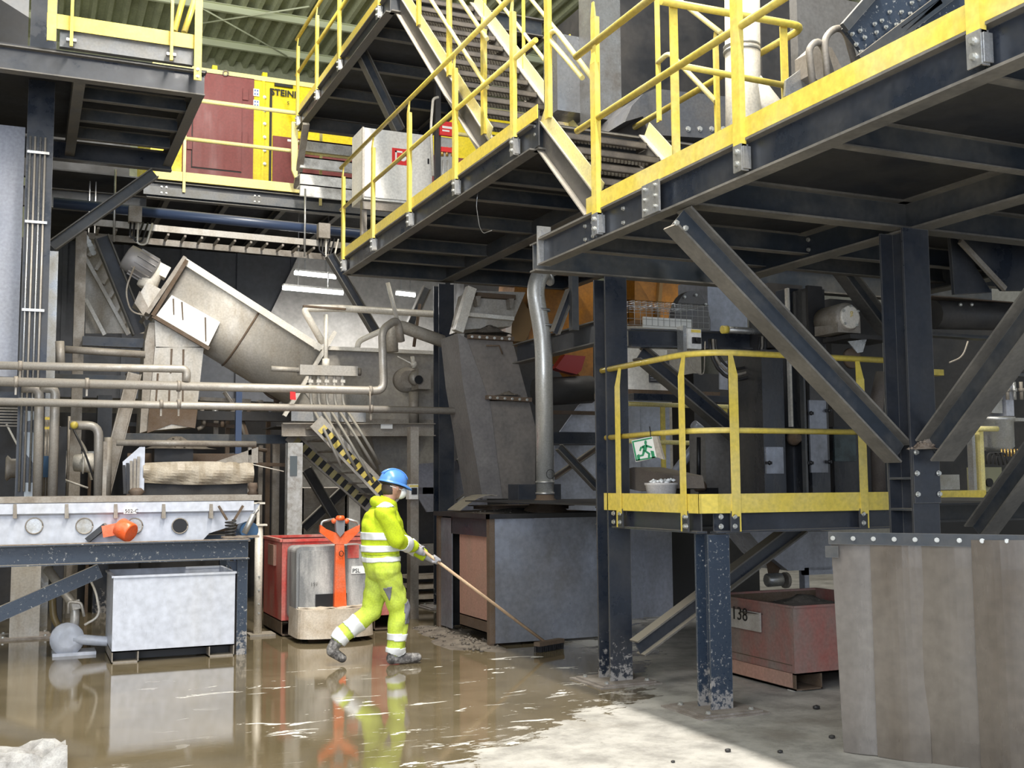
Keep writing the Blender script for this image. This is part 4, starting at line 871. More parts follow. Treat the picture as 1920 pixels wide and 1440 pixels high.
# ---------------------------------------------------------------- mixer trough
ym=14.75
r=thing('mixer_trough','wide mud-stained mixer trough running right to the centre column','mixer',PY(700,800,ym))
stm=mat('mud_stained_sheet',(.30,.28,.26),.45,.3,(.46,.41,.33),.5,1.6)
q=[PY(a,b,ym) for a,b in((590,650),(850,660),(850,792),(690,792),(545,760))]
mk('side_plate',M().prism(q,(0,1.0,0)),stm,r)
mk('top_flange',M().bar(PY(588,652,ym-.05),PY(860,664,ym-.05),.1,.05),cream,r)
mk('lower_sheet',M().prism([PY(a,b,ym-.02) for a,b in((560,722),(700,742),(700,790),(600,772))],(0,.02,0)),beigel,r)
mk('hopper_cone',M().hexa([PY(690,792,ym),PY(812,792,ym),PY(812,792,ym)+Y*.9,PY(690,792,ym)+Y*.9,PY(722,925,ym),PY(762,925,ym),PY(762,925,ym)+Y*.3,PY(722,925,ym)+Y*.3]),stm,r)
mk('hopper_seam',M().bar(PY(680,790,ym-.05),PY(815,792,ym-.05),.1,.07),beige,r)
r=thing('gate_valve','dusty round gate valve with actuator on the mixer trough side','valve',PY(775,760,ym-.1))
c=PY(762,712,ym-.1); mk('valve_disc',M().lathe(c+Y*.1,(-.0,-1,0),[(0,.17),(.16,.17),(.17,.13),(.2,.12)],22),beige,r)
mk('actuator',M().lathe(PY(778,710,ym-.3),(0,-1,0),[(0,.1),(.12,.1),(.13,.05)],14).bx(c.x+.04,c.x+.22,ym-.5,ym-.2,c.z-.16,c.z+.12),beige,r)
mk('actuator_port',M().lathe(PY(785,712,ym-.53),(0,-1,0),[(0,.06),(.01,.06)],14),black,r)
mk('lever',M().tube([PY(776,690,ym-.35),PY(773,668,ym-.35)],.03,8).ball(PY(776,683,ym-.35),.05,8).bar(PY(745,668,ym-.3),PY(772,682,ym-.35),.02,.015),cream,r)
mk('drain_pipe',M().cyl(PY(776,735,ym-.4),PY(776,795,ym-.4),.07,12),beige,r)
# manifold + hoses
yf=14.1
r=thing('distribution_manifold','beige pipe manifold with short hose outlets in front of the mixer trough','manifold',PY(600,700,yf))
a,b=PY(560,694,yf),PY(668,697,yf)
mk('manifold_box',M().bar(a,b,.16,.13),beigel,r); mk('inlet_pipe',M().cyl(PY(508,691,yf),a,.035,12),beigel,r); mk('end_cap',M().cyl(b,b+X*.06,.05,12),beige,r)
for i,px in enumerate((582,597,612,627,642)): p=PY(px,705,yf); mk('outlet',M().cyl(p,p-Z*.16,.022,8).bx(p.x-.03,p.x+.03,p.y-.03,p.y+.03,p.z-.09,p.z-.05),cream,r)
mk('handwheel_stem',M().cyl(PY(611,690,yf),PY(611,590,yf),.03,10).lathe(PY(611,690,yf)+Z*.0,(0,0,1),[(0,.05),(.12,.05)],10),cream,r)
mk('handwheel',M().bar(PY(568,574,yf),PY(648,580,yf),.05,.025).bar(PY(608,577,yf-.3),PY(608,577,yf+.3),.05,.025),rust,r)
for i,(x0,x1,y1) in enumerate(((583,640,875),(598,668,880),(613,700,905),(628,705,880),(643,712,870))):
    p=PY(x0,722,yf)
    solo('hose',('leftmost','second','middle','fourth','rightmost')[i]+' of the five grey hoses hanging from the manifold','hose',M().tube(bend([p,p-Z*.25,PY((x0+x1)/2+2,(760+y1)/2,13.45-.04*i),PY(x1,y1,13.4)],.35),.02,8),mat('grey_hose',(.20,.19,.17),.5,0,dust=.5),'hoses from the manifold')
# walkway + hazard stairs
yw=13.95
r=thing('access_walkway','dusty steel walkway landing under the mixer trough','walkway',PY(600,810,yw))
mk('edge_channel',M().ch(PY(528,806,yw),PY(813,806,yw),.17,.08,.012),beige,r)
mk('skirt_plate',M().bx(PY(555,0,yw).x,PY(690,0,yw).x,yw-.0,yw+.02,PY(600,790,yw).z,PY(600,762,yw).z),mat('mottled_sheet',(.26,.27,.29),.4,.2,(.36,.34,.31),.5,5),r)
mk('deck_plate',M().bx(PY(528,0,yw).x,PY(812,0,yw).x,yw,yw+.9,PY(600,799,yw).z-.01,PY(600,799,yw).z),deckm,r)
a,b,c_,d_=rect(714,795,736,804,yw-.05); mk('white_label',M().bx(a,b,yw-.052,yw-.045,c_,d_),whitesign,r)
r=thing('hazard_stair','steep stair with yellow and black hazard strips on both stringers','stair',PY(700,960,yw))
hz=yel
for i,(yy,A,B) in enumerate(((13.6,(592,790),(740,945)),(14.45,(543,815),(735,985)))):
    a,b=PY(*A,yy),PY(*B,yy); s_=mk('stringer',M().bar(a,b,.03,.20 if i==0 else .18),beigel if i==0 else beige,r)
    dd=(b-a); Ln=dd.length; dd.normalize(); un=V((-dd.z,0,dd.x)); un=un if un.z>0 else -un
    st=.13; 
    for j in range(10):
        c=a+dd*(.1+j*st)-un*.01
        if (c-a).length>Ln-.1: break
        mk('yellow_strip',M().bar(c-Y*.018,c+dd*st*.5-Y*.018,.004,.11,un),yel if i==0 else mat('dull_yellow_strip',(.33,.28,.12),.6),s_); mk('black_strip',M().bar(c+dd*st*.5-Y*.018,c+dd*st-Y*.018,.004,.11,un),blackp,s_)
    if i==0: a0,b0=a,b
for j in range(7):
    p=a0.lerp(b0,(j+.5)/7.5); mk('tread',M().bx(p.x-.12,p.x+.12,13.62,14.44,p.z-.02,p.z+.0),beige,r)
# concrete post with plate, back slats, dark crossing braces
p=PY(540,830,13.7); q=PY(566,1000,13.7)
r=thing('plated_post','pale speckled steel post with small plate, behind the red bin','post',(p.x,13.7,0))
mk('shaft',M().bx(p.x,q.x,13.7,13.85,0,p.z),mat('speckled_post',(.50,.50,.49),.5,.1,(.30,.28,.25),.5,14),r)
a,b,c_,d_=rect(544,855,557,892,13.69); mk('name_plate',M().bx(a,b,13.69,13.7,c_,d_),mat('slate_print',(.10,.12,.13)),r)
r=thing('slatted_screen','beige slatted louvre screen behind the plated post','screen',PY(600,990,16.3))
a,b,c_,d_=rect(566,915,650,1000,16.3)
for j in range(9): z=c_+(d_-c_)*j/9; mk('slat',M().hexa([(a,16.3,z),(b,16.3,z),(b,16.42,z+.04),(a,16.42,z+.04),(a,16.3,z+.075),(b,16.3,z+.075),(b,16.43,z+.085),(a,16.43,z+.085)]),beige,r)
for x0 in(a,b): mk('screen_post',M().bx(x0-.03,x0+.03,16.3,16.45,0,d_),beige,r)
brace('dark crossing brace low behind the pallet truck, leaning right',PY(570,990,15.9),PY(660,905,15.9),.14,.1,dark,(0,0,1))
brace('dark crossing brace low behind the hazard stair, leaning left',PY(575,880,15.7),PY(640,990,15.7),.14,.1,dark,(0,0,1))
bx2('switch_box_post','grey post carrying a white switch box behind the worker','post',770,800,785,1160,13.1,.14,beige,zlo=0)
a,b,c_,d_=rect(767,908,784,936,12.98)
r=thing('isolator_switch','white isolator switch box on the grey post behind the worker','switch',(a,12.98,c_))
mk('box',M().bx(a,b,12.98,13.1,c_,d_),white,r); mk('yellow_plate',M().bx(a+.01,b-.0,12.975,12.98,d_-.035,d_-.01),yel,r); mk('rotary_knob',M().bx(a+.03,b-.02,12.96,12.98,c_+.06,c_+.14),black,r)
a,b,c_,d_=rect(784,914,815,926,14.6); solo('red_sign','small worn red sign strip left of the centre column','sign',M().bx(a,b,14.6,14.61,c_,d_),red)
# ---------------------------------------------------------------- canvas tray
yq=13.1
r=thing('canvas_tray','vibrating tray with a tan wet canvas skirt over a dark rubber curtain','tray',PY(370,930,yq))
rows=[]
for i in range(9):
    t=i/8; row=[]
    for j in range(17):
        s_=j/16; x=268+207*s_; yb_=868+37*t+4*math.sin(s_*3.1)*(t)-3*math.sin(s_*3.14)*(1-t)
        p=PY(x,yb_,yq); row.append(p+V((0,-.05*math.sin(t*3.14)-.02*math.sin(s_*17+t*6)*t-.012*math.sin(s_*41),0)))
    rows.append(row)
mk('canvas_skirt',M().shell(rows,(0,.01,0)),canvas,r)
a,b,c_,d_=rect(268,904,470,940,yq+.06); mk('rubber_curtain',M().bx(a,b,yq+.06,yq+.07,c_-.1,d_),rubber,r)
mk('hood_sheet',M().prism([PY(a_,b_,yq) for a_,b_ in((398,868),(484,838),(484,868))],(0,.015,0)),beige,r)
mk('side_panel',M().prism([PY(a_,b_,yq-.02) for a_,b_ in((230,866),(262,838),(272,838),(270,920),(250,926),(236,926))],(0,.03,0)),bingrey,r)
for j in range(5): mk('panel_slot',M().bar(PY(232+j*7,872-j*4,yq-.05),PY(234+j*6,926,yq-.05),.03,.02,(0,1,0)),dark if j<2 else beige,r)
mk('frame_pipe',M().tube([PY(218,830,yq),PY(480,833,yq)],.035,10),beige,r)
for u0,u1,u2 in((216,223,828),(478,484,838)): mk('frame_post',M().bx(PY(u0,0,yq).x,PY(u1,0,yq).x,yq,yq+.06,1.0,PY(u0+2,u2,yq).z),beige,r)
mk('back_plate',M().bx(PY(268,0,yq).x,PY(480,0,yq).x,yq+.6,yq+.62,1.1,PY(300,850,yq+.6).z),rust,r)
mk('tray_rope',M().cyl(PY(474,871,yq-.02),PY(532,884,yq-.02),.006,6),cream,r)
mk('rubber_foot',M().lathe(PY(474,905,yq),(0,0,-1),[(0,.05),(.05,.06),(.09,.045),(.14,.07)],12),rust,r); mk('rubber_foot',M().lathe(PY(256,915,yq-.1),(0,0,-1),[(0,.05),(.04,.09),(.07,.06),(.1,.09)],12),rust,r)
bx2('feed_box','dark feed box with orange rust marks above the canvas','box',290,838,362,866,yq+.3,.3,dark)
heap('mud_heap','pile of dark mud lumps on the tray behind the canvas','mud',PY(330,842,yq+.4),.4,.2,.15,soil,seed=8)

# ---------------------------------------------------------------- rack of posts and small pipes in the shade
r=thing('pipe_rack','dim rack of small beige posts, rails and pipes behind the drop chute','rack',PY(330,940,15.9))
rn=random.Random(21)
for i,(x0,x1,y0,y1,nm,ma) in enumerate(((128,136,800,935,'rack_post',beige),(166,170,860,935,'rack_post',rust),(236,243,700,830,'rack_post',rust),(402,409,775,835,'rack_post',beige),(424,430,770,860,'rack_post',rust),(486,492,835,935,'rack_post',beige),(500,505,790,1000,'rack_post',rust),(512,522,830,1060,'rack_post',beige))):
    a=PY(x0,y0,15.7+.02*i);b=PY(x1,y1,15.7+.02*i); mk(nm,M().bx(a.x,b.x,a.y,a.y+.06,0 if y1>930 else b.z,a.z),ma,r)
for i,(x0,y0,x1,y1) in enumerate(((375,748,470,752),(380,795,440,800),(100,848,180,850),(236,795,272,797),(410,760,520,764),(480,870,540,872),(95,900,150,902),(395,856,470,850))):
    mk('rack_rail',M().bar(PY(x0,y0,15.6),PY(x1,y1,15.6),.05,.05),(beige,rust,galv,navyl)[i%4],r)
for i,(x0,y0,x1,y1,x2,y2) in enumerate(((377,756,382,800,370,805),(455,790,470,840,500,845),(130,805,160,840,172,900),(420,735,445,770,460,820),(470,700,505,745,540,752))):
    mk('rack_pipe',M().tube(bend([PY(x0,y0,15.5),PY(x1,y1,15.5),PY(x2,y2,15.5)],.15),.028,8),(beige,rust,cream)[i%3],r)
for i in range(9):
    q=PY(385+i*17+rn.uniform(-4,4),765+rn.uniform(0,45),15.45); mk('rack_fitting',M().cyl(q,q+Z*.1,.03,8).cyl(q+Z*.1,q+Z*.13,.045,8),(beige,galv,rust)[i%3],r)
r=thing('electrical_stand','small stand with blue-grey box and thin conduits behind the twin vertical pipes','stand',PY(85,930,14.0))
a=PY(80,855,14.0);b=PY(92,895,14.0); mk('box',M().bx(a.x,b.x,14.0,14.1,b.z,a.z),mat('blue_motor_paint',(.04,.10,.20)),r)
for x_ in(82,88,126): q=PY(x_,930,14.0); mk('conduit',M().cyl((q.x,14.05,q.z-.1),(q.x,14.05,PY(x_,780,14.0).z),.015,8),beige,r)
for y_ in(782,800,905): q=PY(80,y_,13.98); mk('yellow_tag',M().bx(q.x,q.x+.1,13.98,13.99,q.z-.03,q.z),yel,r) if y_<900 else None
# ================================================================ MIDDLE: enclosure
ex0,ey0,ex1,ey1,ez=4.37,10.52,5.95,12.1,1.32
r=thing('steel_enclosure','dull grey sheet-steel enclosure with open left side under the silver downpipe','enclosure',(ex0,ey0,0))
mk('front_sheet',M().bx(ex0+.02,ex1,ey0,ey0+.012,.03,ez-.02),brush,r)
mk('rear_sheet',M().bx(ex0+.02,ex1,ey1-.012,ey1,.03,ez-.02),dark,r)
for q in(((ex0,ey0)),(ex0,ey1-.07),(ex1-.07,ey0+.012),(ex1-.07,ey1-.08)): mk('frame_post',M().bx(q[0],q[0]+.05,q[1],q[1]+.07,0,ez),rust,r)
mk('side_sheet',M().bx(ex0+.03,ex0+.04,ey1-.42,ey1-.07,.05,ez-.05),brush,r)
mk('lintel_plate',M().bx(ex0+.03,ex0+.045,ey0+.07,ey1-.4,ez-.22,ez-.02),navy,r)
mk('top_plate',M().bx(ex0-.03,ex1,ey0-.03,ey1,ez,ez+.015),rust,r)
mk('top_flange',M().bx(ex0-.04,ex1,ey0-.04,ey0-.01,ez-.03,ez+.02).bx(ex0-.04,ex0-.01,ey0-.04,ey1,ez-.03,ez+.02),dark,r)
mk('corner_angle',M().bx(ex0,ex0+.06,ey0-.006,ey0,.03,ez),rust,r)
heap('dirt_layer','dark dirt spread over the steel enclosure top at its left edge','dirt',(4.95,11.2,ez+.015),.5,.45,.05,soil,seed=2,bits=40)
heap('dirt_debris','black dirt and lumps along the foot of the steel enclosure','dirt',(4.25,10.95,0),.28,.75,.05,soil,seed=4,bits=70,bitr=.02)
heap('dirt_debris','low dark dirt strip left of the enclosure near the worker shadow','dirt',(4.35,11.9,0),.3,.5,.04,soil,seed=9,bits=40,bitr=.018)
p=bin_('faded pink steel bin standing inside the grey enclosure',4.45,5.4,ey0+.12,ey0+1.05,.22,1.12,pink,foot=.12,name='steel_bin')
# cone, tray and curved sheet on top
c=PY(1022,925,11.0)
r=thing('downpipe','silver round downpipe with two elbows and clamp rings, standing on the grey enclosure','pipe',(c.x,11.0,ez))
pts=[V((c.x,11.0,ez+.16)),V((c.x,11.0,PY(1022,640,11).z)),PY(1003,545,11.0),PY(1012,512,11.0),PY(1090,478,11.2)]
mk('tube',M().tube(bend(pts,.22,6),.098,20),pvc,r)
for a,b in((1022,904),(1022,925),(1022,611),(1014,582),): 
    q=PY(a,b,11.0); mk('clamp_ring',M().cyl(q-Z*.012,q+Z*.012,.107,20),galv,r)
q=PY(1027,519,11.0); mk('clamp_ring',M().cyl(q-V((.012,0,.006)),q+V((.012,0,.006)),.107,20),galv,r)
mk('cone_base',M().lathe((c.x,11.0,ez+.01),(0,0,1),[(0,.26),(.02,.25),(.16,.10),(.2,.10)],24),rust,r)
cc=PY(1022,889,10.9); mk('round_mark',M().tube([V((c.x+.02+.05*math.cos(t),10.9-.0,cc.z+.05*math.sin(t))) for t in[i*.35 for i in range(19)]],.003,5),blackp,r)
solo('flat_tray','dark flat dusty tray lying on the enclosure behind the pipe cone','tray',M().bx(4.75,5.7,11.35,11.9,ez+.04,ez+.075).bx(4.7,5.75,11.3,11.95,ez+.075,ez+.085),rust)
rows=[[V((4.45+.45*i/6,11.55+.4*j/3,ez+.03+.17*math.sin(i/6*1.9))) for i in range(7)] for j in range(4)]
solo('curved_sheet','beige curved sheet lying on the left end of the enclosure top','sheet',M().shell(rows,(0,0,.008)),beige)
solo('dark_box','dark box standing behind the silver downpipe foot','box',M().bx(PY(965,0,12.0).x,PY(1042,0,12.0).x,12.0,12.3,ez,PY(965,908,12.0).z),navy) 
# inclined chute
yc_=12.45
r=thing('inclined_chute','tall dark dusty inclined chute with bolted flanges left of the silver downpipe','chute',PY(940,935,yc_))
chm=mat('dusty_chute_sheet',(.135,.125,.118),.5,.1,(.21,.185,.165),.45,1.6,dust=.6)
mk('upper_section',M().prism([PY(a,b,yc_) for a,b in((876,635),(960,636),(990,748),(918,750))],(0,.6,0)),chm,r)
mk('lower_section',M().prism([PY(a,b,yc_+.02) for a,b in((916,752),(992,752),(1004,800),(1003,935),(940,935))],(0,.6,0)),chm,r)
mk('side_sheet',M().prism([PY(a,b,yc_+.01) for a,b in((858,625),(877,635),(918,750),(942,935),(905,935),(868,720))],(0,.6,0)),mat('pale_chute_side',(.16,.15,.15),.5,.1,(.22,.21,.2),.4,2),r)
for(a,b,c_,d_) in((878,631,962,636),(912,745,995,750)):
    mk('flange',M().bar(PY(a,b,yc_-.04),PY(c_,d_,yc_-.04),.08,.05),rust,r)
    for i in range(6): t=(i+.5)/6; q=PY(a+(c_-a)*t,b+(d_-b)*t,yc_-.08); bolt(r,q,(0,-1,0),.013)
mk('handle',M().tube([PY(912,648,yc_-.05),PY(936,648,yc_-.05),PY(942,664,yc_-.05)],.01,6),rust,r)
heap('dirt_heap','grey dirt heaped on the upper flange of the inclined chute','dirt',PY(925,628,yc_+.1)+V((0,.1,.02)),.28,.2,.12,soil,seed=5,bits=20)
heap('dirt_heap','small grey dirt heap on the lower flange of the inclined chute','dirt',PY(953,745,yc_-.0)+V((0,.0,.02)),.17,.08,.06,soil,seed=6,bits=14)
# beige hopper above chute
r=thing('feed_hopper','pale beige ribbed hopper sheet above the inclined chute','hopper',PY(905,610,13.2))
mk('front_sheet',M().prism([PY(a,b,13.2) for a,b in((885,545),(985,548),(958,612),(868,618))],(0,.5,0)),beigel,r)
mk('side_channel',M().bar(PY(883,540,13.1),PY(858,622,13.1),.12,.12,(0,1,0)),cream,r)
for a,b in((893,555),(955,560)): mk('lug',M().prism([PY(a,b,13.05),PY(a+9,b,13.05),PY(a+6,b+18,13.05),PY(a+2,b+18,13.05)],(0,.12,0)),beige,r)
mk('rib',M().bar(PY(893,553,13.15),PY(965,558,13.15),.08,.06),rust,r); mk('rib',M().bar(PY(878,590,13.15),PY(962,598,13.15),.08,.05),cream,r)
# ochre machine (two areas, one machine)
r=thing('ochre_screen','large ochre-painted screening machine high behind the columns','machine',(7.4,13.6,3.4))
a,b=PY(945,600,14.0),PY(1112,520,14.0)
mk('left_body',M().prism([PY(x,y,14.0) for x,y in((968,520),(1112,515),(1112,640),(1060,640),(948,640),(960,575))],(0,.6,0)),orangem,r)
mk('lower_beak',M().prism([PY(x,y,13.9) for x,y in((1040,640),(1112,640),(1112,708),(1088,706))],(0,.5,0)),orangem,r)
mk('right_body',M().prism([PY(x,y,12.4) for x,y in((1190,505),(1325,512),(1325,575),(1290,600),(1190,600))],(0,.6,0)),orangem,r)
mk('hanging_leg',M().prism([PY(x,y,13.8) for x,y in((962,560),(978,560),(1003,600),(985,640),(958,640))],(0,.2,0)),mat('ochre_dark',(.26,.15,.05),.5),r)
mk('stiffener',M().bar(PY(1000,520,13.95),PY(985,640,13.95),.06,.06,(0,1,0)).bar(PY(1240,505,12.35),PY(1232,600,12.35),.05,.06,(0,1,0)),mat('ochre_dark',(.26,.15,.05)),r)
solo('red_bag','red plastic bag with white straps hanging under the ochre machine','bag',M().prism([PY(a,b,13.3) for a,b in((1042,690),(1060,665),(1098,668),(1090,695),(1082,702),(1050,694))],(0,.15,0)),mat('red_film',(.40,.03,.025),.35))
pipe('thick dark horizontal drum under the red bag',[PY(1005,735,13.4),PY(1108,730,13.4)],.19,dark)
# beam from C1 back
B=thing('steel_beam','dusty navy beam running back from the tall column behind the silver downpipe','beam',(5.5,9.9,3.1))
ibeam(B,'beam_bar',(5.5,9.9,3.23),(5.5,12.3,3.23),.24,.14,navy)
solo('steel_post','slim navy post above the beam right of the downpipe elbow','post',M().bx(PY(1066,0,10.2).x,PY(1078,0,10.2).x,10.2,10.28,PY(1070,618,10.2).z,4.3),navyl)
brace('short navy diagonal between the slim post and the beam beside the downpipe',PY(1070,545,10.3),PY(1040,625,10.3),.09,.09,navy,(0,0,1))
B=thing('steel_beam','dark navy beam level with the switch box, right of the tall column','beam',(4.7,8.3,2.8))
a=PY(1178,634,8.35);b=PY(1436,641,8.35); mk('beam_bar',M().ib(a,b,.16,.1),navy,B)
# pale sheets under
def sheet(label,pts,yy,ma,th=.02,name='steel_sheet',cat='sheet',group=None): return solo(name,label,cat,M().prism([PY(a,b,yy) for a,b in pts],(0,th,0)),ma,group)
r=thing('pale_hopper','large pale bluish hopper with sloping sheets behind the downpipe','hopper',PY(1080,970,13.6))
mk('upper_slope',M().prism([PY(a,b,13.6) for a,b in((1085,760),(1120,735),(1120,812),(1048,812))],(0,.03,0)),wblue,r)
mk('lower_slope',M().prism([PY(a,b,13.7) for a,b in((1040,835),(1122,835),(1122,960),(1040,960))],(0,.03,0)),wblue,r)
mk('band_beam',M().bar(PY(1035,821,13.4),PY(1125,822,13.4),.1,.16),navy,r)
mk('seam_bar',M().bar(PY(1035,773,13.4),PY(1125,775,13.4),.05,.05),rust,r)
brace('dark crossing brace before the pale hopper, falling right',PY(1048,838,13.0),PY(1120,915,13.0),.1,.1,navyl,(0,0,1))
brace('thin grey crossing brace before the pale hopper, rising right',PY(1040,895,13.2),PY(1120,840,13.2),.07,.07,rust,(0,0,1))
r=thing('grey_hopper','grey sheet hopper wall between the centre column and the chute','hopper',PY(880,930,14.6))
mk('wall_sheet',M().prism([PY(a,b,14.6) for a,b in((785,870),(905,860),(915,955),(800,960),(785,935))],(0,.03,0)),mat('lilac_sheet',(.30,.30,.34),.45,.1,(.22,.21,.21),.4,2),r)
mk('upper_sheet',M().prism([PY(a,b,14.5) for a,b in((865,830),(900,835),(915,890),(862,885))],(0,.03,0)),wblue,r)
brace('thin pale brace crossing in front of the grey hopper',PY(858,860,14.2),PY(905,935,14.2),.05,.05,cream,(0,0,1))
brace('second thin pale brace crossing in front of the grey hopper',PY(858,940,14.3),PY(915,895,14.3),.05,.05,cream,(0,0,1))
r=thing('machine_plinth','low dark machine plinth with stacked plates behind the worker','plinth',(4.8,15,0))
a,b=PY(770,1060,15.0),PY(850,1100,15.0)
mk('plinth_beam',M().bx(a.x,b.x+1.2,15.0,15.1,.5,.8),beige,r); mk('plinth_body',M().bx(4.75,6.0,15.6,16.6,0,1.6),dark,r)
for i in range(3): mk('plate',M().bx(a.x,b.x+.8,14.8+.1*i,15.4,.05+.13*i,.10+.13*i),mudm,r)
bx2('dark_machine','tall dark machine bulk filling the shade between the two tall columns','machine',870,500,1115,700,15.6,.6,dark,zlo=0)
# ---------------------------------------------------------------- right of the tall column
a=PZ(1185,1160,0)
solo('pale_column','pale bluish square column standing beyond the tall navy column','column',M().bx(a.x,a.x+.16,a.y,a.y+.4,0,3.2).bx(a.x+.19,a.x+.62,a.y+.05,a.y+.4,0,3.2),wblue)
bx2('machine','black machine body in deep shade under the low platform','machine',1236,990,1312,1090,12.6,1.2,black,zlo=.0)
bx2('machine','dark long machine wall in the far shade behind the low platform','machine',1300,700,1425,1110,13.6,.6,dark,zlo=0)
# white skid machine behind 38 container
yy=10.4
r=thing('white_skid','pale machine skid with sloping front and small motor behind the red container','machine',PY(1480,1100,yy))
mk('sloping_front',M().prism([PY(a,b,yy) for a,b in((1405,998),(1560,996),(1560,1068),(1478,1070),(1440,1040))],(0,.5,0)),wblue,r)
mk('skid_frame',M().bx(PY(1476,0,yy).x,PY(1484,0,yy).x,yy,yy+.1,0,PY(1480,1060,yy).z).bx(PY(1476,0,yy).x,PY(1565,0,yy).x,yy,yy+.06,PY(1480,1080,yy).z,PY(1480,1066,yy).z),wblue,r)
mk('motor',M().lathe(PY(1436,1088,yy-.1),(1,0,0),[(0,.05),(.02,.075),(.2,.075),(.22,.05)],14),galv,r)
mk('motor_flange',M().lathe(PY(1470,1088,yy-.1),(1,0,0),[(0,.09),(.04,.09)],14),beige,r)
mk('cone',M().hexa([PY(1425,996,yy+.1),PY(1480,996,yy+.1),PY(1480,996,yy+.4),PY(1425,996,yy+.4),PY(1440,1075,yy+.1),PY(1460,1075,yy+.1),PY(1460,1075,yy+.4),PY(1440,1075,yy+.4)]),rust,r)
# container 38
b38=bin_('worn red-pink steel container numbered 38 beside the plastic curtain, full of dark dirt',5.60,6.75,7.22,8.36,.13,.66,mat('worn_red_pink',(.33,.11,.09),.55,0,(.24,.185,.16),.5,2.6,streak=2,thr=.47),foot=.12,pocket=.26,inner=rust,rim=.018)
mk('skirt',M().bx(5.585,5.60,7.25,8.33,.03,.14),pink,b38)
a,b=PX(1372,1140,5.58),PX(1427,1190,5.58)
pl=mk('number_plate',M().bx(5.57,5.585,b.y,a.y+.02,b.z+.02,a.z+.0),mat('dirty_white_plate',(.50,.47,.43),.6,0,(.35,.31,.27),.4,8),b38)
text('container_number','138',.155,(5.568,a.y-.01,b.z+.09),(0,-1,0),blackp,pl)
mk('weld_line',M().bx(5.596,5.6,7.25,8.33,.20,.206),rust,b38)
heap('dirt_load','dark dirt load filling the container numbered 38','dirt',(6.17,7.8,.565),.53,.53,.12,soil,seed=11,bits=40)
solo('wood_block','pale wooden block under the front corner of the red container','block',M().bx(5.60,5.68,7.24,7.32,0,.02),conc)
# ---------------------------------------------------------------- low platform
r=thing('low_platform','low navy platform on a short post in front of the tall column','platform',(4.5,6.75,0))
mk('edge_beam',M().ib((4.52,6.85,1.365),(4.52,8.12,1.365),.17,.09),navy,r)
mk('edge_beam',M().ib((4.60,6.82,1.365),(6.5,6.82,1.365),.17,.09),navy,r)
mk('inner_beam',M().ib((4.6,7.5,1.365),(9.3,7.5,1.365),.16,.08).ib((4.6,8.6,1.365),(9.3,8.6,1.365),.16,.08),navyl,r)
mk('deck_plate',M().bx(4.49,5.43,6.80,11.5,1.455,1.467).bx(5.7,9.4,6.80,11.5,1.455,1.467).bx(5.43,5.7,6.0,11.5,1.455,1.467),deckm,r) if 0 else mk('deck_plate',M().bx(4.49,9.4,6.80,8.13,1.455,1.467).bx(4.69,9.4,8.13,11.5,1.455,1.467).bx(4.49,4.69,8.38,11.5,1.455,1.467),deckm,r)
for q in((4.46,8.05,1.33),(4.46,8.05,1.40),(4.46,6.95,1.33),(4.46,6.95,1.40)): bolt(r,q,(-1,0,0),.015)
for q in((4.63,6.77,1.33),(4.63,6.77,1.40)): bolt(r,q,(0,-1,0),.015)
g=thing('guardrail','bright yellow cornered guardrail around the low platform','railing',(4.5,6.75,1.3))
mk('toe_board',M().bx(4.46,4.468,6.78,8.22,1.425,1.565),yel,g); mk('toe_board',M().bx(4.60,6.45,6.755,6.763,1.425,1.565).prism([(4.46,6.79,1.425),(4.60,6.755,1.425),(4.60,6.755,1.565),(4.46,6.79,1.565)],(0,.008,0)),yel,g)
H=2.605;K=2.03
mk('handrail',M().tube(bend([(4.49,8.28,H),(4.49,7.0,H),(4.66,6.78,H),(6.5,6.78,H)],.16),.024,12),yel,g)
mk('knee_rail',M().tube(bend([(4.49,8.22,K),(4.49,7.0,K),(4.66,6.78,K),(6.1,6.78,K)],.16),.022,12),yel,g)
def post2(px,isx,top):
    m=M()
    if isx: p=PX(px,900,4.45); o=V((-1,0,0)); s=Y
    else: p=PY(px,900,6.75); o=V((0,-1,0)); s=X
    p=V((p.x,p.y,0)); sg=1 if isx else 1
    z0,zt,zz=1.40,top,top-.15; w_=.036
    m.bar(p+Z*z0,p+Z*zz,.072,.008,o); e=p-s*(w_)*(-1 if isx else -1)*1
    m.hexa([p+Z*zz-s*w_-o*.004,p+Z*zz+s*w_-o*.004,p+Z*zz+s*w_+o*.004,p+Z*zz-s*w_+o*.004,p+Z*zt-s*.016-o*.03,p+Z*zt+s*.016-o*.03,p+Z*zt+s*.016-o*.02,p+Z*zt-s*.016-o*.02])
    m.bar(p+s*(w_ if not isx else w_)-o*.014+Z*1.29,p+s*w_-o*.014+Z*zz,.008,.035,o)
    mk('post',m,yel,g)
    m=M().bar(p+Z*1.29+s*.0-o*.01,p+Z*1.44-o*.01,.09,.012,o); mk('foot_bracket',m,navy,g)
    for z in(1.33,1.40): bolt(g,p+Z*z+o*.0-o*.002+s*-.015,o,.014)
for px in(1160,1281): post2(px,True,H-.01)
for px in(1379,1619): post2(px,False,H-.01)
# far rails
g2=thing('guardrail','dull yellow far guardrail glimpsed through the near one, beyond the low platform','railing',(6.6,11.5,1.4))
yf_=11.45
for b_,nm in((757,'handrail'),(827,'knee_rail')): mk(nm,M().tube([PY(1178,b_,yf_),PY(1430,b_+8,yf_)],.028,10),yelp,g2)
for px in(1243,1360): p=PY(px,760,yf_); mk('post',M().bx(p.x-.03,p.x+.03,yf_,yf_+.02,1.467,p.z),yel,g2)
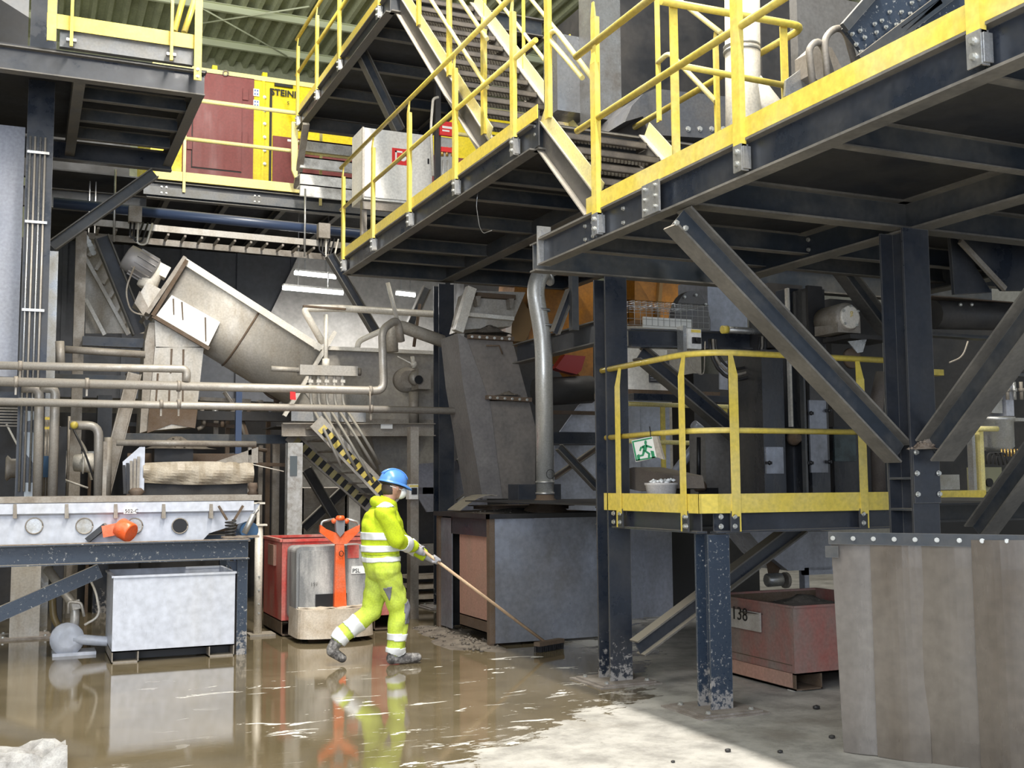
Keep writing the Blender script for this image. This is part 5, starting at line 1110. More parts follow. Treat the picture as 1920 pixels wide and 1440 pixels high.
# exit sign
ye=8.0
r=thing('exit_sign','tilted green and white emergency exit running-man sign wired to the yellow rail','sign',PY(1205,865,6.9))
S0=PX(1184,826,4.43);S1=PX(1223,818,4.43);S2=PX(1231,857,4.43);S3=PX(1192,866,4.43)
mk('sign_board',M().prism([S0,S1,S2,S3],(.02,0,0)),whitesign,r)
u_=(S1-S0);v_=(S3-S0); off=V((-.003,0,0))
def sp(a,b): return S0+u_*a+v_*b+off
def pol(nm,pts): return mk(nm,M().prism([sp(a,b) for a,b in pts],(.003,0,0)),green,r)
pol('sign_border',[(.03,.04),(.97,.04),(.97,.10),(.09,.10),(.09,.97),(.03,.97)]); pol('sign_border',[(.03,.91),(.97,.91),(.97,.97),(.03,.97)])
pol('door_mark',[(.12,.72),(.24,.68),(.24,.97),(.12,.97)]); pol('door_mark',[(.80,.62),(.93,.66),(.93,.97),(.80,.97)])
mk('figure_head',M().lathe(sp(.66,.22),(-1,0,0),[(0,.017),(.003,.017)],12),green,r)
pol('figure_body',[(.48,.34),(.66,.30),(.70,.38),(.60,.60),(.46,.58)]); pol('figure_leg',[(.48,.56),(.60,.58),(.76,.74),(.70,.92),(.62,.90),(.66,.76)]); pol('figure_leg',[(.46,.52),(.54,.62),(.42,.80),(.24,.80),(.24,.73),(.38,.72)]); pol('figure_arm',[(.66,.32),(.90,.46),(.87,.52),(.64,.42)]); pol('figure_arm',[(.50,.34),(.54,.42),(.40,.46),(.34,.56),(.28,.53),(.36,.38)])
mk('sign_back',M().prism([S1,S1+V((.02,-.03,-.0)),S2+V((.03,-.05,-.02)),S2],(.02,0,0)),beige,r)
mk('wire',M().tube([sp(.95,.0),PX(1218,800,4.45)],.004,5),black,r)
# case and bucket
zD=1.467
a=PZ(1172,925,zD)
p=PX(1172,905,4.72)
r=thing('tool_case','dark grey dusty tapered case lying on the low platform behind the bucket','case',(4.8,7.85,zD))
mk('case_body',M().prism([PX(a_,b_,4.75) for a_,b_ in((1172,915),(1172,880),(1188,876),(1262,892),(1266,916),(1200,921))],(.28,0,0)),mat('dusty_case',(.14,.115,.10),.6,0,(.2,.17,.14),.4,6,dust=.4),r)
c=PX(1240,928,4.62); c.z=zD
r=thing('bucket','dirty white plastic bucket with side handle, heaped with pale lumps, on the low platform','bucket',c)
prof=[(0,.095),(.02,.10),(.16,.125),(.165,.132),(.18,.132),(.181,.12)]
mk('pail',M().lathe(c,(0,0,1),prof,24),mat('bucket_white',(.62,.60,.60),.45,0,(.45,.42,.40),.4,8),r)
mk('handle',M().tube([c+V((-.0,.10,.05)),c+V((-.02,.165,.07)),c+V((-.02,.17,.13)),c+V((0,.12,.16))],.010,8),whitesign,r)
m=M(); rn=random.Random(2)
for i in range(26): m.ball(c+V((rn.uniform(-.085,.085),rn.uniform(-.085,.085),.178+rn.uniform(0,.03))),rn.uniform(.012,.026),5,(1.2,.9,.6))
o=mk('lumps',m,whitesign,r,kind='stuff')
# AC box + mesh basket + dome + white cabinet
ya=9.6
a,b,c_,d_=rect(1178,662,1252,733,ya)
r=thing('cooling_unit','off-white louvred cooling unit box behind the diagonal brace','appliance',(a,ya,c_))
mk('housing',M().bx(a-.05,b,ya,ya+.5,c_,d_+.05),white,r); mk('grille',M().bx(b-.22,b+.02,ya-.01,ya,c_+.08,d_-.06),mat('grille_dark',(.08,.08,.09)),r)
m=M()
for i in range(9): z=c_+.1+i*(d_-c_-.18)/9; mk('louvre',M().bx(b-.21,b+.01,ya-.02,ya-.008,z,z+.008),galv,r)
mk('base_shelf',M().bx(a-.1,b+.6,ya-.05,ya+.55,c_-.06,c_),rust,r)
yb_=9.4
a,b,c_,d_=rect(1178,562,1330,617,yb_)
r=thing('wire_basket','low wire mesh guard basket lying on the beam in front of the ochre machine','basket',(a,yb_,c_))
m=M()
for i in range(15): x=a+(b-a)*i/14; m.bx(x-.002,x+.002,yb_-.002,yb_+.002,c_,d_).bx(x-.002,x+.002,yb_,yb_+.6,d_-.002,d_+.002)
for j in range(5): z=c_+(d_-c_)*j/4; m.bx(a,b,yb_-.002,yb_+.002,z-.002,z+.002).bx(a-.002,a+.002,yb_,yb_+.6,z-.002,z+.002)
for j in range(6): y_=yb_+.1*j; m.bx(a,b,y_-.002,y_+.002,d_-.002,d_+.002).bx(a-.002,a+.002,y_-.002,y_+.002,c_,d_)
mk('wire_mesh',m,galv,r,kind='stuff'); mk('bottom_strip',M().bx(a+.18,b-.2,yb_+.02,yb_+.04,c_-.02,c_+.09),whitesign,r)
pts=[PY(1265+65*(.5-.5*math.cos(t)),650 if 0 else 600-55*math.sin(t),9.9) for t in[math.pi*i/14 for i in range(15)]]
pts=[PY(1264,600,9.9)]+pts[1:-1]+[PY(1332,600,9.9),PY(1332,650,9.9),PY(1264,650,9.9)]
r=thing('belt_guard','grey arched belt guard sheet in front of the white cabinet','guard',PY(1300,650,9.9))
mk('arched_sheet',M().prism(pts,(0,.12,0)),mat('guard_sheet',(.16,.16,.17),.45,.3,(.22,.21,.2),.4,5),r)
for i in(2,5,8,11): 
    q=PY(1265+65*(.5-.5*math.cos(math.pi*i/14)),602-50*math.sin(math.pi*i/14),9.88); bolt(r,q,(0,-1,0),.012)
bx2('white_cabinet','bluish-white cabinet with rounded shadowed recess behind the big brace','cabinet',1326,518,1402,632,10.2,.6,wblue)
a,b,c_,d_=rect(1288,617,1313,655,8.2)
r=thing('isolator_switch','white isolator switch box mounted on the beam above the low platform rail','switch',(a,8.2,c_))
mk('box',M().bx(a,b,8.18,8.31,c_,d_),white,r); mk('yellow_plate',M().bx(a+.03,b-.01,8.175,8.18,d_-.03,d_-.005),yel,r); mk('rotary_knob',M().bx(a+.035,b-.015,8.16,8.18,c_+.045,c_+.10).lathe(((a+b)/2+.01,8.16,c_+.073),(0,-1,0),[(0,.022),(.02,.018)],12),black,r)
mk('bracket',M().bx(a-.04,a-.005,8.2,8.3,c_-.05,d_+.03),galv,r)
mk('cable',M().tube(bend([V((a+.03,8.22,c_)),PY(1295,690,8.2),PY(1320,708,8.2),PY(1322,640,8.2)],.08),.006,6),beige,r)
yh=8.0
r=thing('hose_spool','coiled black hose hanging from a grey arm with yellow cap','hose',PY(1400,700,yh))
mk('support_arm',M().cyl(PY(1362,618,yh),PY(1430,622,yh),.03,12),galv,r); mk('yellow_cap',M().cyl(PY(1354,618,yh),PY(1364,618,yh),.036,12),yel,r)
for k_,(rx,ry) in enumerate(((58,72),(52,62),(46,52))):
    pts=[PY(1383+rx*math.cos(t)*.9,640+ry*math.sin(t),yh+.02*k_-.04) for t in[-.15+i*.28 for i in range(13)]]
    mk('hose_loop',M().tube(pts,.012 if k_ else .016,8),rubber if k_!=1 else beige,r)
solo('galvanised_sheet','pale bluish sheet and strut behind the hanging hose coil','sheet',M().prism([PY(a_,b_,9.2) for a_,b_ in((1350,680),(1428,660),(1428,735),(1350,730))],(0,.02,0)),wblue)
brace('pale strut crossing behind the hose coil',PY(1385,655,9.0),PY(1420,725,9.0),.05,.05,galv,(0,0,1))
bx2('cross_beam','navy beam low behind the hose coil at the low platform','beam',1188,737,1432,757,9.0,.1,navy)
solo('white_pipe','white bent pipe sloping down behind the middle yellow post','pipe',M().tube(bend([PY(1300,795,10.4),PY(1322,812,10.4),PY(1262,890,10.4)],.12),.05,12),wblue)
r=thing('small_pump','small dark pump with brassy fittings on the low platform behind the yellow post','pump',PY(1310,920,8.8))
mk('pump_body',M().lathe(PY(1302,912,8.8),(1,0,0),[(0,.03),(.02,.05),(.1,.05),(.12,.03)],12),rust,r); mk('pump_stem',M().cyl(PY(1310,905,8.8),PY(1310,820,8.8),.02,8),black,r); mk('pump_foot',M().bx(PY(1300,0,8.8).x,PY(1320,0,8.8).x,8.75,8.9,zD,PY(1310,915,8.8).z),black,r)
bx2('machine','grey box column behind the two middle yellow posts','machine',1322,805,1372,1000,9.6,.3,mat('grey_sheet',(.19,.185,.18)),zlo=1.467)
solo('wall_panel','pale beige panels far behind the low platform','panel',M().bx(PY(1372,0,12.5).x,PY(1428,0,12.5).x,12.5,12.6,PY(1400,900,12.5).z,PY(1400,765,12.5).z),beigel)
# elevators (dark tall casings) on platform
yv=7.75
r=thing('bucket_elevator','tall black sheet elevator casings with latched inspection doors on the low platform','elevator',PY(1500,925,yv))
elm=mat('black_glossy_sheet',(.030,.033,.040),.30,.35,(.09,.085,.08),.5,2.6,streak=3)
def el(nm,x0,y0,x1,y1,yy,dp,ma): a,b,c_,d_=rect(x0,y0,x1,y1,yy); return mk(nm,M().bx(a,b,yy,yy+dp,max(c_,zD) if nm=='casing' else c_,d_),ma,r)
el('casing',1427,655,1475,925,yv,.5,elm); el('casing',1512,540,1558,925,yv-.1,.5,elm); el('casing',1478,540,1509,925,yv+.12,.4,navy)
el('door_plate',1436,838,1470,888,yv-.02,.02,brush); el('door_plate',1517,750,1553,886,yv-.12,.02,brush)
el('casing',1562,800,1612,925,yv+.1,.4,elm); el('guide_rail',1480,540,1484,800,yv+.08,.04,cream); el('angle_edge',1508,655,1513,925,yv-.14,.05,navyl)
el('window_sheet',1564,812,1606,865,yv+.08,.02,mat('greenish_glass',(.10,.14,.15),.15,.3,(.04,.05,.05),.5,5))
for px in(1505,):
    for py in(712,758,842): bolt(r,PY(px,py,yv+.12),(0,-1,0),.014)
for px,py in((1518,775),(1552,770),(1518,868),(1552,866),(1440,868)): q=PY(px,py,yv-.13); mk('latch',M().bx(q.x-.03,q.x+.03,q.y-.02,q.y,q.z-.012,q.z+.012).ball(q-Y*.02,.02,6),black,r)
mk('round_port',M().lathe(PY(1487,822,yv+.05),(0,-1,0),[(0,.07),(.03,.06),(.09,.03)],14),rust,r)
el('upper_panel',1440,530,1508,655,yv+.3,.3,dark)
el('upper_panel',1514,535,1545,650,yv-.12,.03,dark)
# gearbox beige
yg=7.3
r=thing('gearbox','beige bolted gearbox with yellow marking between the elevator and the right column','gearbox',PY(1595,625,yg))
c=PY(1590,595,yg)
mk('gear_housing',M().lathe(c,(0,-1,0),[(-.3,.12),(-.02,.13),(0,.12),(.02,.09)],20).bx(c.x-.11,c.x+.13,yg,yg+.3,c.z-.13,c.z+.02),beige,r)
mk('cover',M().lathe(c-Y*.0,(0,-1,0),[(0,.10),(.03,.10),(.035,.09)],20),cream,r)
text('marking','OIL',.035,(c.x-.005,yg-.04,c.z+.05),(0,0,-1),yel,r,zd=(1,0,0))
for a in(.6,1.6,2.6,3.9,5.4): bolt(r,c+V((math.cos(a)*.09,-.035,math.sin(a)*.09)),(0,-1,0),.009)
mk('base_plate',M().bx(PY(1565,0,yg).x,PY(1648,0,yg).x,yg-.05,yg+.3,PY(1600,636,yg).z,PY(1600,628,yg).z),rubber,r)
mk('lower_flange',M().lathe(PY(1595,672,yg+.1),(0,-1,0),[(0,.09),(.03,.085)],18),rust,r)
mk('bracket_plate',M().prism([PY(a_,b_,yg-.02) for a_,b_ in((1590,640),(1625,636),(1618,660),(1608,662))],(0,.01,0)),galv,r)
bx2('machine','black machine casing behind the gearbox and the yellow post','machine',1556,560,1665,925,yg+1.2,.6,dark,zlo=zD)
pipe('grey pipe elbow sloping down left of the right column',[PY(1655,700,7.5),PY(1642,760,7.5),PY(1648,925,7.5)],.06,mat('dusty_case',(.14,.115,.10)))
# far right clutter
r=thing('hopper','dark angular steel hopper at the upper right under the big platform','hopper',PY(1850,550,6.4))
mk('front_face',M().prism([PY(a_,b_,6.4) for a_,b_ in((1782,425),(1960,385),(1960,545),(1880,545))],(0,.03,0)),navy,r)
mk('left_face',M().prism([PY(a_,b_,6.5) for a_,b_ in((1780,425),(1800,455),(1860,548),(1790,552))],(0,.03,0)),navy,r)
mk('edge_bar',M().bar(PY(1800,452,6.38),PY(1884,542,6.38),.04,.03,(0,1,0)),beige,r)
c=PY(1750,592,6.6)
pipe('thick black horizontal cylinder drum right of the column',[PY(1748,590,6.8),PY(1990,596,6.8)],.12,rubber)
bx2('flange_bar','dirty flange bar on top of the black drum','bar',1750,556,1900,566,6.75,.15,rust)
for px,lab in((1801,'left shiny bolt on the drum flange'),(1822,'right shiny bolt on the drum flange')): q=PY(px,571,6.68); solo('round_bolt',lab,'bolt',M().ball(q,.016,8),boltm)
bx2('cross_beam','grey beam under the black drum right of the column','beam',1745,622,1860,636,7.0,.12,navyl)
for i,(a_,b_,c_,d_) in enumerate(((1745,475,1800,478),(1745,495,1796,498),(1745,520,1790,523))): bx2('steel_bar',('top','middle','lowest')[i]+' thin grey bar seen between the column and the hopper','bar',a_,b_,c_,d_+2,8.2,.05,beige)
yz=9.3
r=thing('yellow_frame_machine','machine with pale yellow frame, grey vessel and hoses seen behind the right braces','machine',PY(1850,950,yz))
a,b,c_,d_=rect(1836,800,1850,950,yz); mk('frame_post',M().bx(a,b,yz,yz+.08,c_,d_),yelp,r)
a,b,c_,d_=rect(1822,800,1834,955,yz); mk('frame_angle',M().bx(a,b,yz,yz+.08,c_,d_),galv,r)
mk('frame_tube',M().cyl(PY(1832,804,yz-.05),PY(1870,804,yz-.05),.03,10),yelp,r)
a,b,c_,d_=rect(1762,920,1850,942,yz-.1); mk('toe_board',M().bx(a,b,yz-.1,yz-.08,c_,d_),yel,r)
a,b,c_,d_=rect(1762,948,1830,954,yz-.2); mk('deck_edge',M().bx(a,b,yz-.2,yz+.4,c_,d_),galv,r)
a,b,c_,d_=rect(1872,790,1915,845,yz+.3); mk('vessel',M().lathe(((a+b)/2,yz+.5,c_),(0,0,1),[(0,.15),(.05,.2),(d_-c_,.2),(d_-c_+.02,.22),(d_-c_+.06,.22)],20),galv,r)
a,b,c_,d_=rect(1838,876,1880,922,yz+.1); mk('control_box',M().bx(a,b,yz+.1,yz+.3,c_,d_),mat('olive_box',(.28,.27,.17),.5),r)
mk('round_opening',M().lathe(PY(1854,905,yz+.09),(0,-1,0),[(0,.05),(.02,.05)],14),black,r)
for x0,x1,y0,y1,ma_ in((1858,1880,720,775,galv),(1884,1902,700,780,wblue),(1906,1928,640,700,dark),(1862,1925,696,706,navyl),(1850,1930,782,790,galv)):
    a,b,c_,d_=rect(x0,y0,x1,y1,yz+.6); mk('upper_casing',M().bx(a,b,yz+.6,yz+.9,c_,d_),ma_,r)
for k_ in range(5): q=PY(1862+13*k_,716,yz+.55); mk('pipe_stub',M().cyl(q,q-Z*.22,.022,8).cyl(q-Z*.08,q-Z*.12,.034,8),(beige,galv)[k_%2],r)
mk('white_strip',M().bx(PY(1908,0,yz+.5).x,PY(1916,0,yz+.5).x,yz+.5,yz+.52,PY(1910,775,yz+.5).z,PY(1910,715,yz+.5).z),whitesign,r)
for k_ in range(3): mk('hose_loop',M().tube(bend([PY(1850+8*k_,870,yz),PY(1852+9*k_,850,yz),PY(1870+8*k_,850,yz),PY(1874+8*k_,872,yz)],.05),.012,6),rubber,r)
for k_ in range(6): mk('valve_stem',M().cyl(PY(1878+6*k_,842,yz+.1),PY(1878+6*k_,856,yz+.1),.01,6),brass,r)
mk('cables',M().tube(bend([PY(1780,680,yz),PY(1805,670,yz),PY(1815,640,yz)],.2),.010,6),beige,r)
bx2('machine','pale machine cylinders in the gap right of the right column','machine',1757,890,1800,918,10.0,.5,galv)
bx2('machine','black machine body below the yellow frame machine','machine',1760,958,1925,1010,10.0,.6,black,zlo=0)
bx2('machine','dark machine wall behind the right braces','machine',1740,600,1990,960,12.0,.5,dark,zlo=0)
bx2('yellow_bracket','short yellow bracket right of the right column','bracket',1749,692,1770,704,8.0,.1,yel)
heap('rubble','pale rubble scattered on the deck edge behind the yellow toe board','rubble',PY(1785,948,yz-.1),.25,.1,.03,crumb,seed=13,bits=60,bitr=.02)
# ---------------------------------------------------------------- plastic strip curtain
A0=PZ(1582,1411,0);A1=PZ(1841,1440,0); dv=(A1-A0); dv.z=0; dv.normalize(); nv=V((-dv.y,dv.x,0)); nv=nv if nv.y<0 else -nv
T0=PZ(1555,1007,1.335)
r=thing('strip_curtain','wide curtain of hanging translucent brown plastic strips on a bolted rail at lower right','curtain',(A0.x,A0.y,0))
# place the strips on the vertical plane through the rail line
def onpl(px,py,o=0):
    d=ray(px,py); n=nv; p=A0+n*o; return EYE+d*((p-EYE).dot(n)/d.dot(n))
edges=[(1558,1030,1582,1411),(1632,1030,1647,1418),(1722,1030,1741,1431),(1822,1030,1842,1452),(1925,1030,1950,1472),(2040,1030,2070,1490)]
for i in range(5):
    x0,y0,x0b,y0b=edges[i]; x1,y1,x1b,y1b=edges[i+1]; x0+=0;x1+=9 if i%2==0 else 6; x1b+=8
    rows=[]
    for a in range(9):
        t=a/8; row=[]
        L_=onpl(x0,1012).lerp(onpl(x0b,y0b),t); R2=onpl(x1,1012).lerp(onpl(x1b,y1b),t)
        for b in range(9):
            s_=b/8; bow=.020*math.sin(s_*math.pi)*(.4+t)*(1 if i%2 else .6)+.012*math.sin(t*7+i)*t*s_+(.012*i%2)
            lay=.010*(i%2)
            row.append(L_.lerp(R2,s_)+nv*(bow*.8+lay)+Z*(.004 if t==1 else 0))
        rows.append(row)
    mk('plastic_strip',M().shell(rows,-nv*.004),(plas2,plas3,plas,plas3,plas2)[i],r)
a=onpl(1554,1019,.03);b=onpl(2050,1022,.03)
a.z=b.z=1.30
mk('clamp_rail',M().bar(a,b,.012,.075),navyl,r)
mk('rail_tab',M().bar(onpl(1560,1030,.03)-Z*.05,onpl(1560,1030,.03)+Z*.02,.08,.012,nv),navyl,r)
for px in(1562,1600,1638,1677,1716,1757,1799,1842,1888):
    q=onpl(px,1017,.037); q.z=1.30; bolt(r,q,nv,.011)
for t in(.35,1.6): 
    q=A0+dv*t-nv*.06; mk('support_post',M().bx(q.x-.025,q.x+.025,q.y-.025,q.y+.025,0,1.33),navy,r)
# rag at lower left
p=PZ(118,1438,0)
m=M(); rows=[]
for i in range(9):
    rows.append([V((p.x-.9+.92*j/14,p.y-.12+.45*i/8+.02*math.sin(j*1.7),.035+.08*math.sin(math.pi*i/8)**.6*(1+.25*math.sin(j*1.3+i))*1 if 0<i<8 else .0)) for j in range(15)])
rows=[[q+V((0,0,(.018*math.sin(j*2.3+i*1.1)+.012*math.sin(j*5.1+i*2.7)) if 0<i<8 else 0)) for j,q in enumerate(row)] for i,row in enumerate(rows)]
m=M()
rag=solo('foam_slab','crumpled pale grey slab of dirty foam lying at the lower left corner','slab',M().shell(rows,(0,0,-.002)),mat('dirty_foam',(.40,.395,.385),.9,0,(.20,.19,.18),.5,8,bump=1))
# small stones on the dry floor
for i,(px,py,rr_,lab) in enumerate(((1531,1330,.025,'black lump near the wooden block'),(1365,1410,.018,'small dark stone near the front of the dry concrete'),(1463,1412,.016,'small dark stone left of the curtain foot'),(1262,1430,.012,'tiny dark pebble at the bottom edge of the dry concrete'),(1560,1385,.02,'dark crumb left of the curtain edge'))):
    solo('stone',lab,'stone',M().ball(PZ(px,py,0)+Z*rr_*.6,rr_,7,(1.3,1,.7)),rubber)

# ================================================================ PALLET TRUCK and red bin
q=PZ(527,1194,0)
rb=bin_('tall bright red steel bin behind the pallet truck',q.x,q.x+1.35,q.y,q.y+1.0,.16,PY(527,1012,q.y).z-.01,red,foot=.15,pocket=.3,rim=.03,inner=maroon)
mk('side_pocket',M().bx(q.x-.03,q.x,q.y+.3,q.y+.62,.75,.98),pink,rb)
mk('front_step_bar',M().bx(q.x+.25,q.x+1.3,q.y-.03,q.y,PY(600,1030,q.y).z,PY(600,1020,q.y).z),red,rb)
yt_=11.75
r=thing('pallet_truck','scuffed grey electric pallet truck with orange-red tiller, parked before the red bin','pallet truck',PY(630,1200,yt_))
def rp(x0,y0,x1,y1,rad_,yy,n=5):
    a=PY(x0,y0,yy);b=PY(x1,y1,yy); X0,X1,Z0,Z1=a.x,b.x,b.z,a.z; out=[]
    for cx,cz,s in((X1-rad_,Z1-rad_,0),(X0+rad_,Z1-rad_,1),(X0+rad_,Z0+rad_,2),(X1-rad_,Z0+rad_,3)):
        for i in range(n+1): t=math.pi/2*(s+i/n); out.append(V((cx+rad_*math.cos(t),yy,cz+rad_*math.sin(t))))
    return out
mk('motor_cover',M().prism(rp(556,1026,697,1160,.06,yt_),(0,.45,0)),truckm,r)
mk('cover_bevel',M().prism(rp(562,1033,691,1150,.05,yt_-.03),(0,.05,0)),truckm,r)
# skirt: wide rounded apron in front
rows=[]
x0=PY(556,1170,yt_-.1).x;x1=PY(700,1170,yt_-.1).x; zt_=PY(600,1142,yt_-.15).z
m=M(); base=[]
n=18
for i in range(n+1):
    t=math.pi*i/n; base.append((x0+(x1-x0)*(.5-.5*math.cos(t)**1 if 1 else 0),yt_-.03-.24*math.sin(t)**.6))
poly=[(x1,yt_+.3),(x0,yt_+.3)]+base
bt=[V((a,b,.05)) for a,b in poly]; 
cx_=(x0+x1)/2
tp_=[V((cx_+(a-cx_)*.97,b+.02,zt_)) for a,b in poly]; k=len(poly)
m.add(bt+tp_,[tuple(range(k-1,-1,-1)),tuple(range(k,2*k))]+[(i,(i+1)%k,(i+1)%k+k,i+k) for i in range(k)])
mk('drive_skirt',m,mudm,r)
mk('caked_top',M().shell([[V((cx_+((x0+(x1-x0)*j/10)-cx_)*.93,yt_-.2*math.sin(math.pi*(j+.3)/10.6)**.6*(1-i/3)+.0,zt_+.012+.008*math.sin(j*2+i))) for j in range(11)] for i in range(4)],(0,0,-.01)),mudm,r)
for a in(x0+.1,x1-.15): mk('wheel',M().cyl((a,yt_+.1,.05),(a+.06,yt_+.1,.05),.05,14),rubber,r)
mk('tiller_well',M().bx(PY(600,0,yt_).x,PY(655,0,yt_).x,yt_-.06,yt_-.02,PY(630,1142,yt_).z,PY(630,1112,yt_).z),black,r)
yl=yt_-.12
mk('tiller_arm',M().hexa([PY(627,1138,yl),PY(650,1138,yl),PY(650,1138,yl)+Y*.06,PY(627,1138,yl)+Y*.06,PY(630,1012,yl-.05),PY(645,1012,yl-.05),PY(645,1012,yl-.05)+Y*.05,PY(630,1012,yl-.05)+Y*.05]),orange,r)
mk('arm_mark',M().tube([PY(640+4*math.cos(t),1038+5*math.sin(t),yl-.06) for t in[i*.7 for i in range(10)]],.004,5),blackp,r)
mk('tiller_fork',M().prism([PY(a_,b_,yl-.05) for a_,b_ in((627,1020),(600,998),(601,984),(612,992),(632,1000),(643,1000),(660,992),(675,984),(674,996),(650,1020))],(0,.05,0)),orange,r)
mk('grip_bar',M().tube(bend([PY(602,992,yl-.03),PY(603,978,yl-.03),PY(627,973,yl-.03)],.03),.014,8),galv,r); mk('grip_bar',M().tube(bend([PY(673,992,yl-.03),PY(672,979,yl-.03),PY(649,973,yl-.03)],.03),.014,8),galv,r)
mk('control_head',M().prism([PY(a_,b_,yl-.07) for a_,b_ in((629,975),(647,975),(646,998),(638,1007),(631,998))],(0,.06,0)),mat('handle_grey',(.22,.22,.24),.4),r)
mk('safety_button',M().lathe(PY(638,972,yl-.05),(0,0,1),[(-.02,.045),(.01,.05),(.03,.035)],14).ball(PY(626,977,yl-.05),.03,8).ball(PY(650,977,yl-.05),.03,8),orange,r)
a,b,c_,d_=rect(652,1022,673,1046,yt_-.04); mk('red_panel',M().bx(a,b,yt_-.04,yt_-.02,c_,d_),red,r)
a,b,c_,d_=rect(659,1062,686,1075,yt_-.04); lb=mk('white_label',M().bx(a,b,yt_-.04,yt_-.03,c_,d_),whitesign,r)
text('label_print','PSL',.062,(a+.008,yt_-.042,c_+.012),X,blackp,lb)
a,b,c_,d_=rect(582,1086,602,1098,yt_-.04); text('faded_number','191',.055,(a,yt_-.042,c_),X,mat('faded_print',(.15,.15,.15)),r)

# ================================================================ WORKER
def worker():
    yw_=9.98
    def J(px,py,dy=0): return PY(px,py,yw_+dy)
    N,F=-.06,.08
    pel=J(716,1058); wa=J(712,1028); ch=J(717,985); nk=J(724,948); hd=J(738,915)
    ls,rs=J(722,962,-.17),J(722,962,.17)
    el_n=J(744,1012,-.20); wr_n=J(774,1022,-.08); 
    el_f=J(752,1005,.15); 
    hip_n,hip_f=J(724,1066,-.09),J(712,1066,.09)
    kn,an=J(748,1142,-.06),J(742,1218,-.06)
    kf,af=J(697,1146,.10),J(636,1196,.12)
    h0=J(781,1023,-.02); h1=PZ(1030,1210,.05); hdv=(h1-h0).normalized()
    g1=h0+hdv*.06; g2=h0+hdv*.24
    wr_n=g1+V((-.10,-.03,.03)); wr_f=g2+V((-.10,.07,.05)); el_f=J(752,1010,.17)
    toe_n=V((an.x+.20,an.y-.02,.05)); heel_n=V((an.x-.04,an.y,.05)); an.z=max(an.z,.11)
    af.z=af.z; toe_f=V((af.x+.03,af.y,.06)); ball_f=V((af.x-.02,af.y,.15))
    bones=[('torso',pel,wa,.165,.165),('torso',wa,ch,.165,.185),('torso',ch,nk,.185,.09),('torso',ls,rs,.085,.085),
      ('neck',nk,hd,.062,.065),('head',hd+V((-.01,0,.0)),hd+V((.0,0,.05)),.092,.09),('head',hd+V((.03,0,-.05)),hd+V((.05,0,.02)),.055,.06),('head',hd+V((.085,0,-.02)),hd+V((.10,0,-.03)),.016,.014),
      ('arm',ls,el_n,.078,.066),('arm',el_n,wr_n,.064,.05),('arm',rs,el_f,.075,.062),('arm',el_f,wr_f,.06,.045),
      ('hip',hip_n,hip_f,.13,.13),('leg',hip_n,kn,.115,.088),('leg',kn,an,.088,.075),('leg',hip_f,kf,.115,.085),('leg',kf,af,.085,.07),
      ('boot',an,heel_n,.065,.05),('boot',heel_n+Z*.005,toe_n,.052,.045),('boot',af,ball_f+V((-.05,0,-.0)),.065,.05),('boot',ball_f+V((-.05,0,-.02)),toe_f,.05,.042)]
    hands=[]
    for g,wr,sg in((g1,wr_n,-1),(g2,wr_f,1)):
        # palm lies beside the shaft, fingers wrap round it
        side=(wr-g); side-=hdv*side.dot(hdv); side.normalize(); up_=hdv.cross(side).normalized()
        bones.append(('hand',wr,g+side*.035-hdv*.0,.034,.034)); bones.append(('hand',g+side*.034-hdv*.035,g+side*.034+hdv*.04,.022,.022))
        for i in range(4):
            b0=g+hdv*(-.036+.024*i); ln=(.85,1,.96,.78)[i]
            pts=[b0+side*.034+up_*.012]
            for a in(55,110,165,215*ln):
                t=math.radians(a); pts.append(b0+side*.030*math.cos(t)+up_*.030*math.sin(t))
            for a,b in zip(pts,pts[1:]): bones.append(('hand',a,b,.0098,.009))
        t0=g+side*.04-hdv*.02; bones+= [('hand',t0,g-up_*.034-hdv*.015,.012,.011),('hand',g-up_*.034-hdv*.015,g-up_*.030-side*.02+hdv*.01,.011,.0095)]
    m=M()
    for nm,a,b,ra,rb_ in bones:
        n=14 if ra>.03 else 8
        m.tube([a,b],[ra,rb_],n); m.ball(a,ra,n); m.ball(b,rb_,n)
    me=bpy.data.meshes.new('tmp'); me.from_pydata(m.v,[],m.f); o=bpy.data.objects.new('tmp',me); COL.objects.link(o)
    md=o.modifiers.new('r','REMESH'); md.mode='VOXEL'; md.voxel_size=.0085; md.use_smooth_shade=True
    sm=o.modifiers.new('s','SMOOTH'); sm.factor=.5; sm.iterations=5
    bpy.context.view_layer.update(); dg=bpy.context.evaluated_depsgraph_get()
    me2=bpy.data.meshes.new_from_object(o.evaluated_get(dg)); bpy.data.objects.remove(o)
    root=thing('worker','person in hi-vis yellow workwear, blue helmet and white mask, striding right and pushing a broom','person',(pel.x,yw_,0))
    org=V(root.location)
    pos=[v.co.copy() for v in me2.vertices]; nor=[v.normal.copy() for v in me2.vertices]
    bl=[(nm,a,b-a,(b-a).length_squared,ra,rb_) for nm,a,b,ra,rb_ in bones]
    def cls(p):
        best=None;bd=9
        for i,(nm,a,d,l2,ra,rb_) in enumerate(bl):
            t=max(0,min(1,(p-a).dot(d)/l2)) if l2 else 0; q=(p-a-d*t).length-(ra+(rb_-ra)*t)
            if q<bd: bd=q;best=(nm,i,t)
        return best
    C_=[cls(p) for p in pos]
    hivis=mat('hi_vis_fabric',(.52,.66,.012),.75,0,(.43,.54,.02),.3,6,bump=.4)
    hiv2=mat('hi_vis_trousers',(.56,.70,.06),.75,0,(.47,.56,.14),.3,5,bump=.4)
    refl=mat('reflective_band',(.80,.82,.84),.4,.1)
    skin=mat('skin',(.45,.25,.18),.5)
    grey=mat('grey_fabric',(.20,.20,.23),.7)
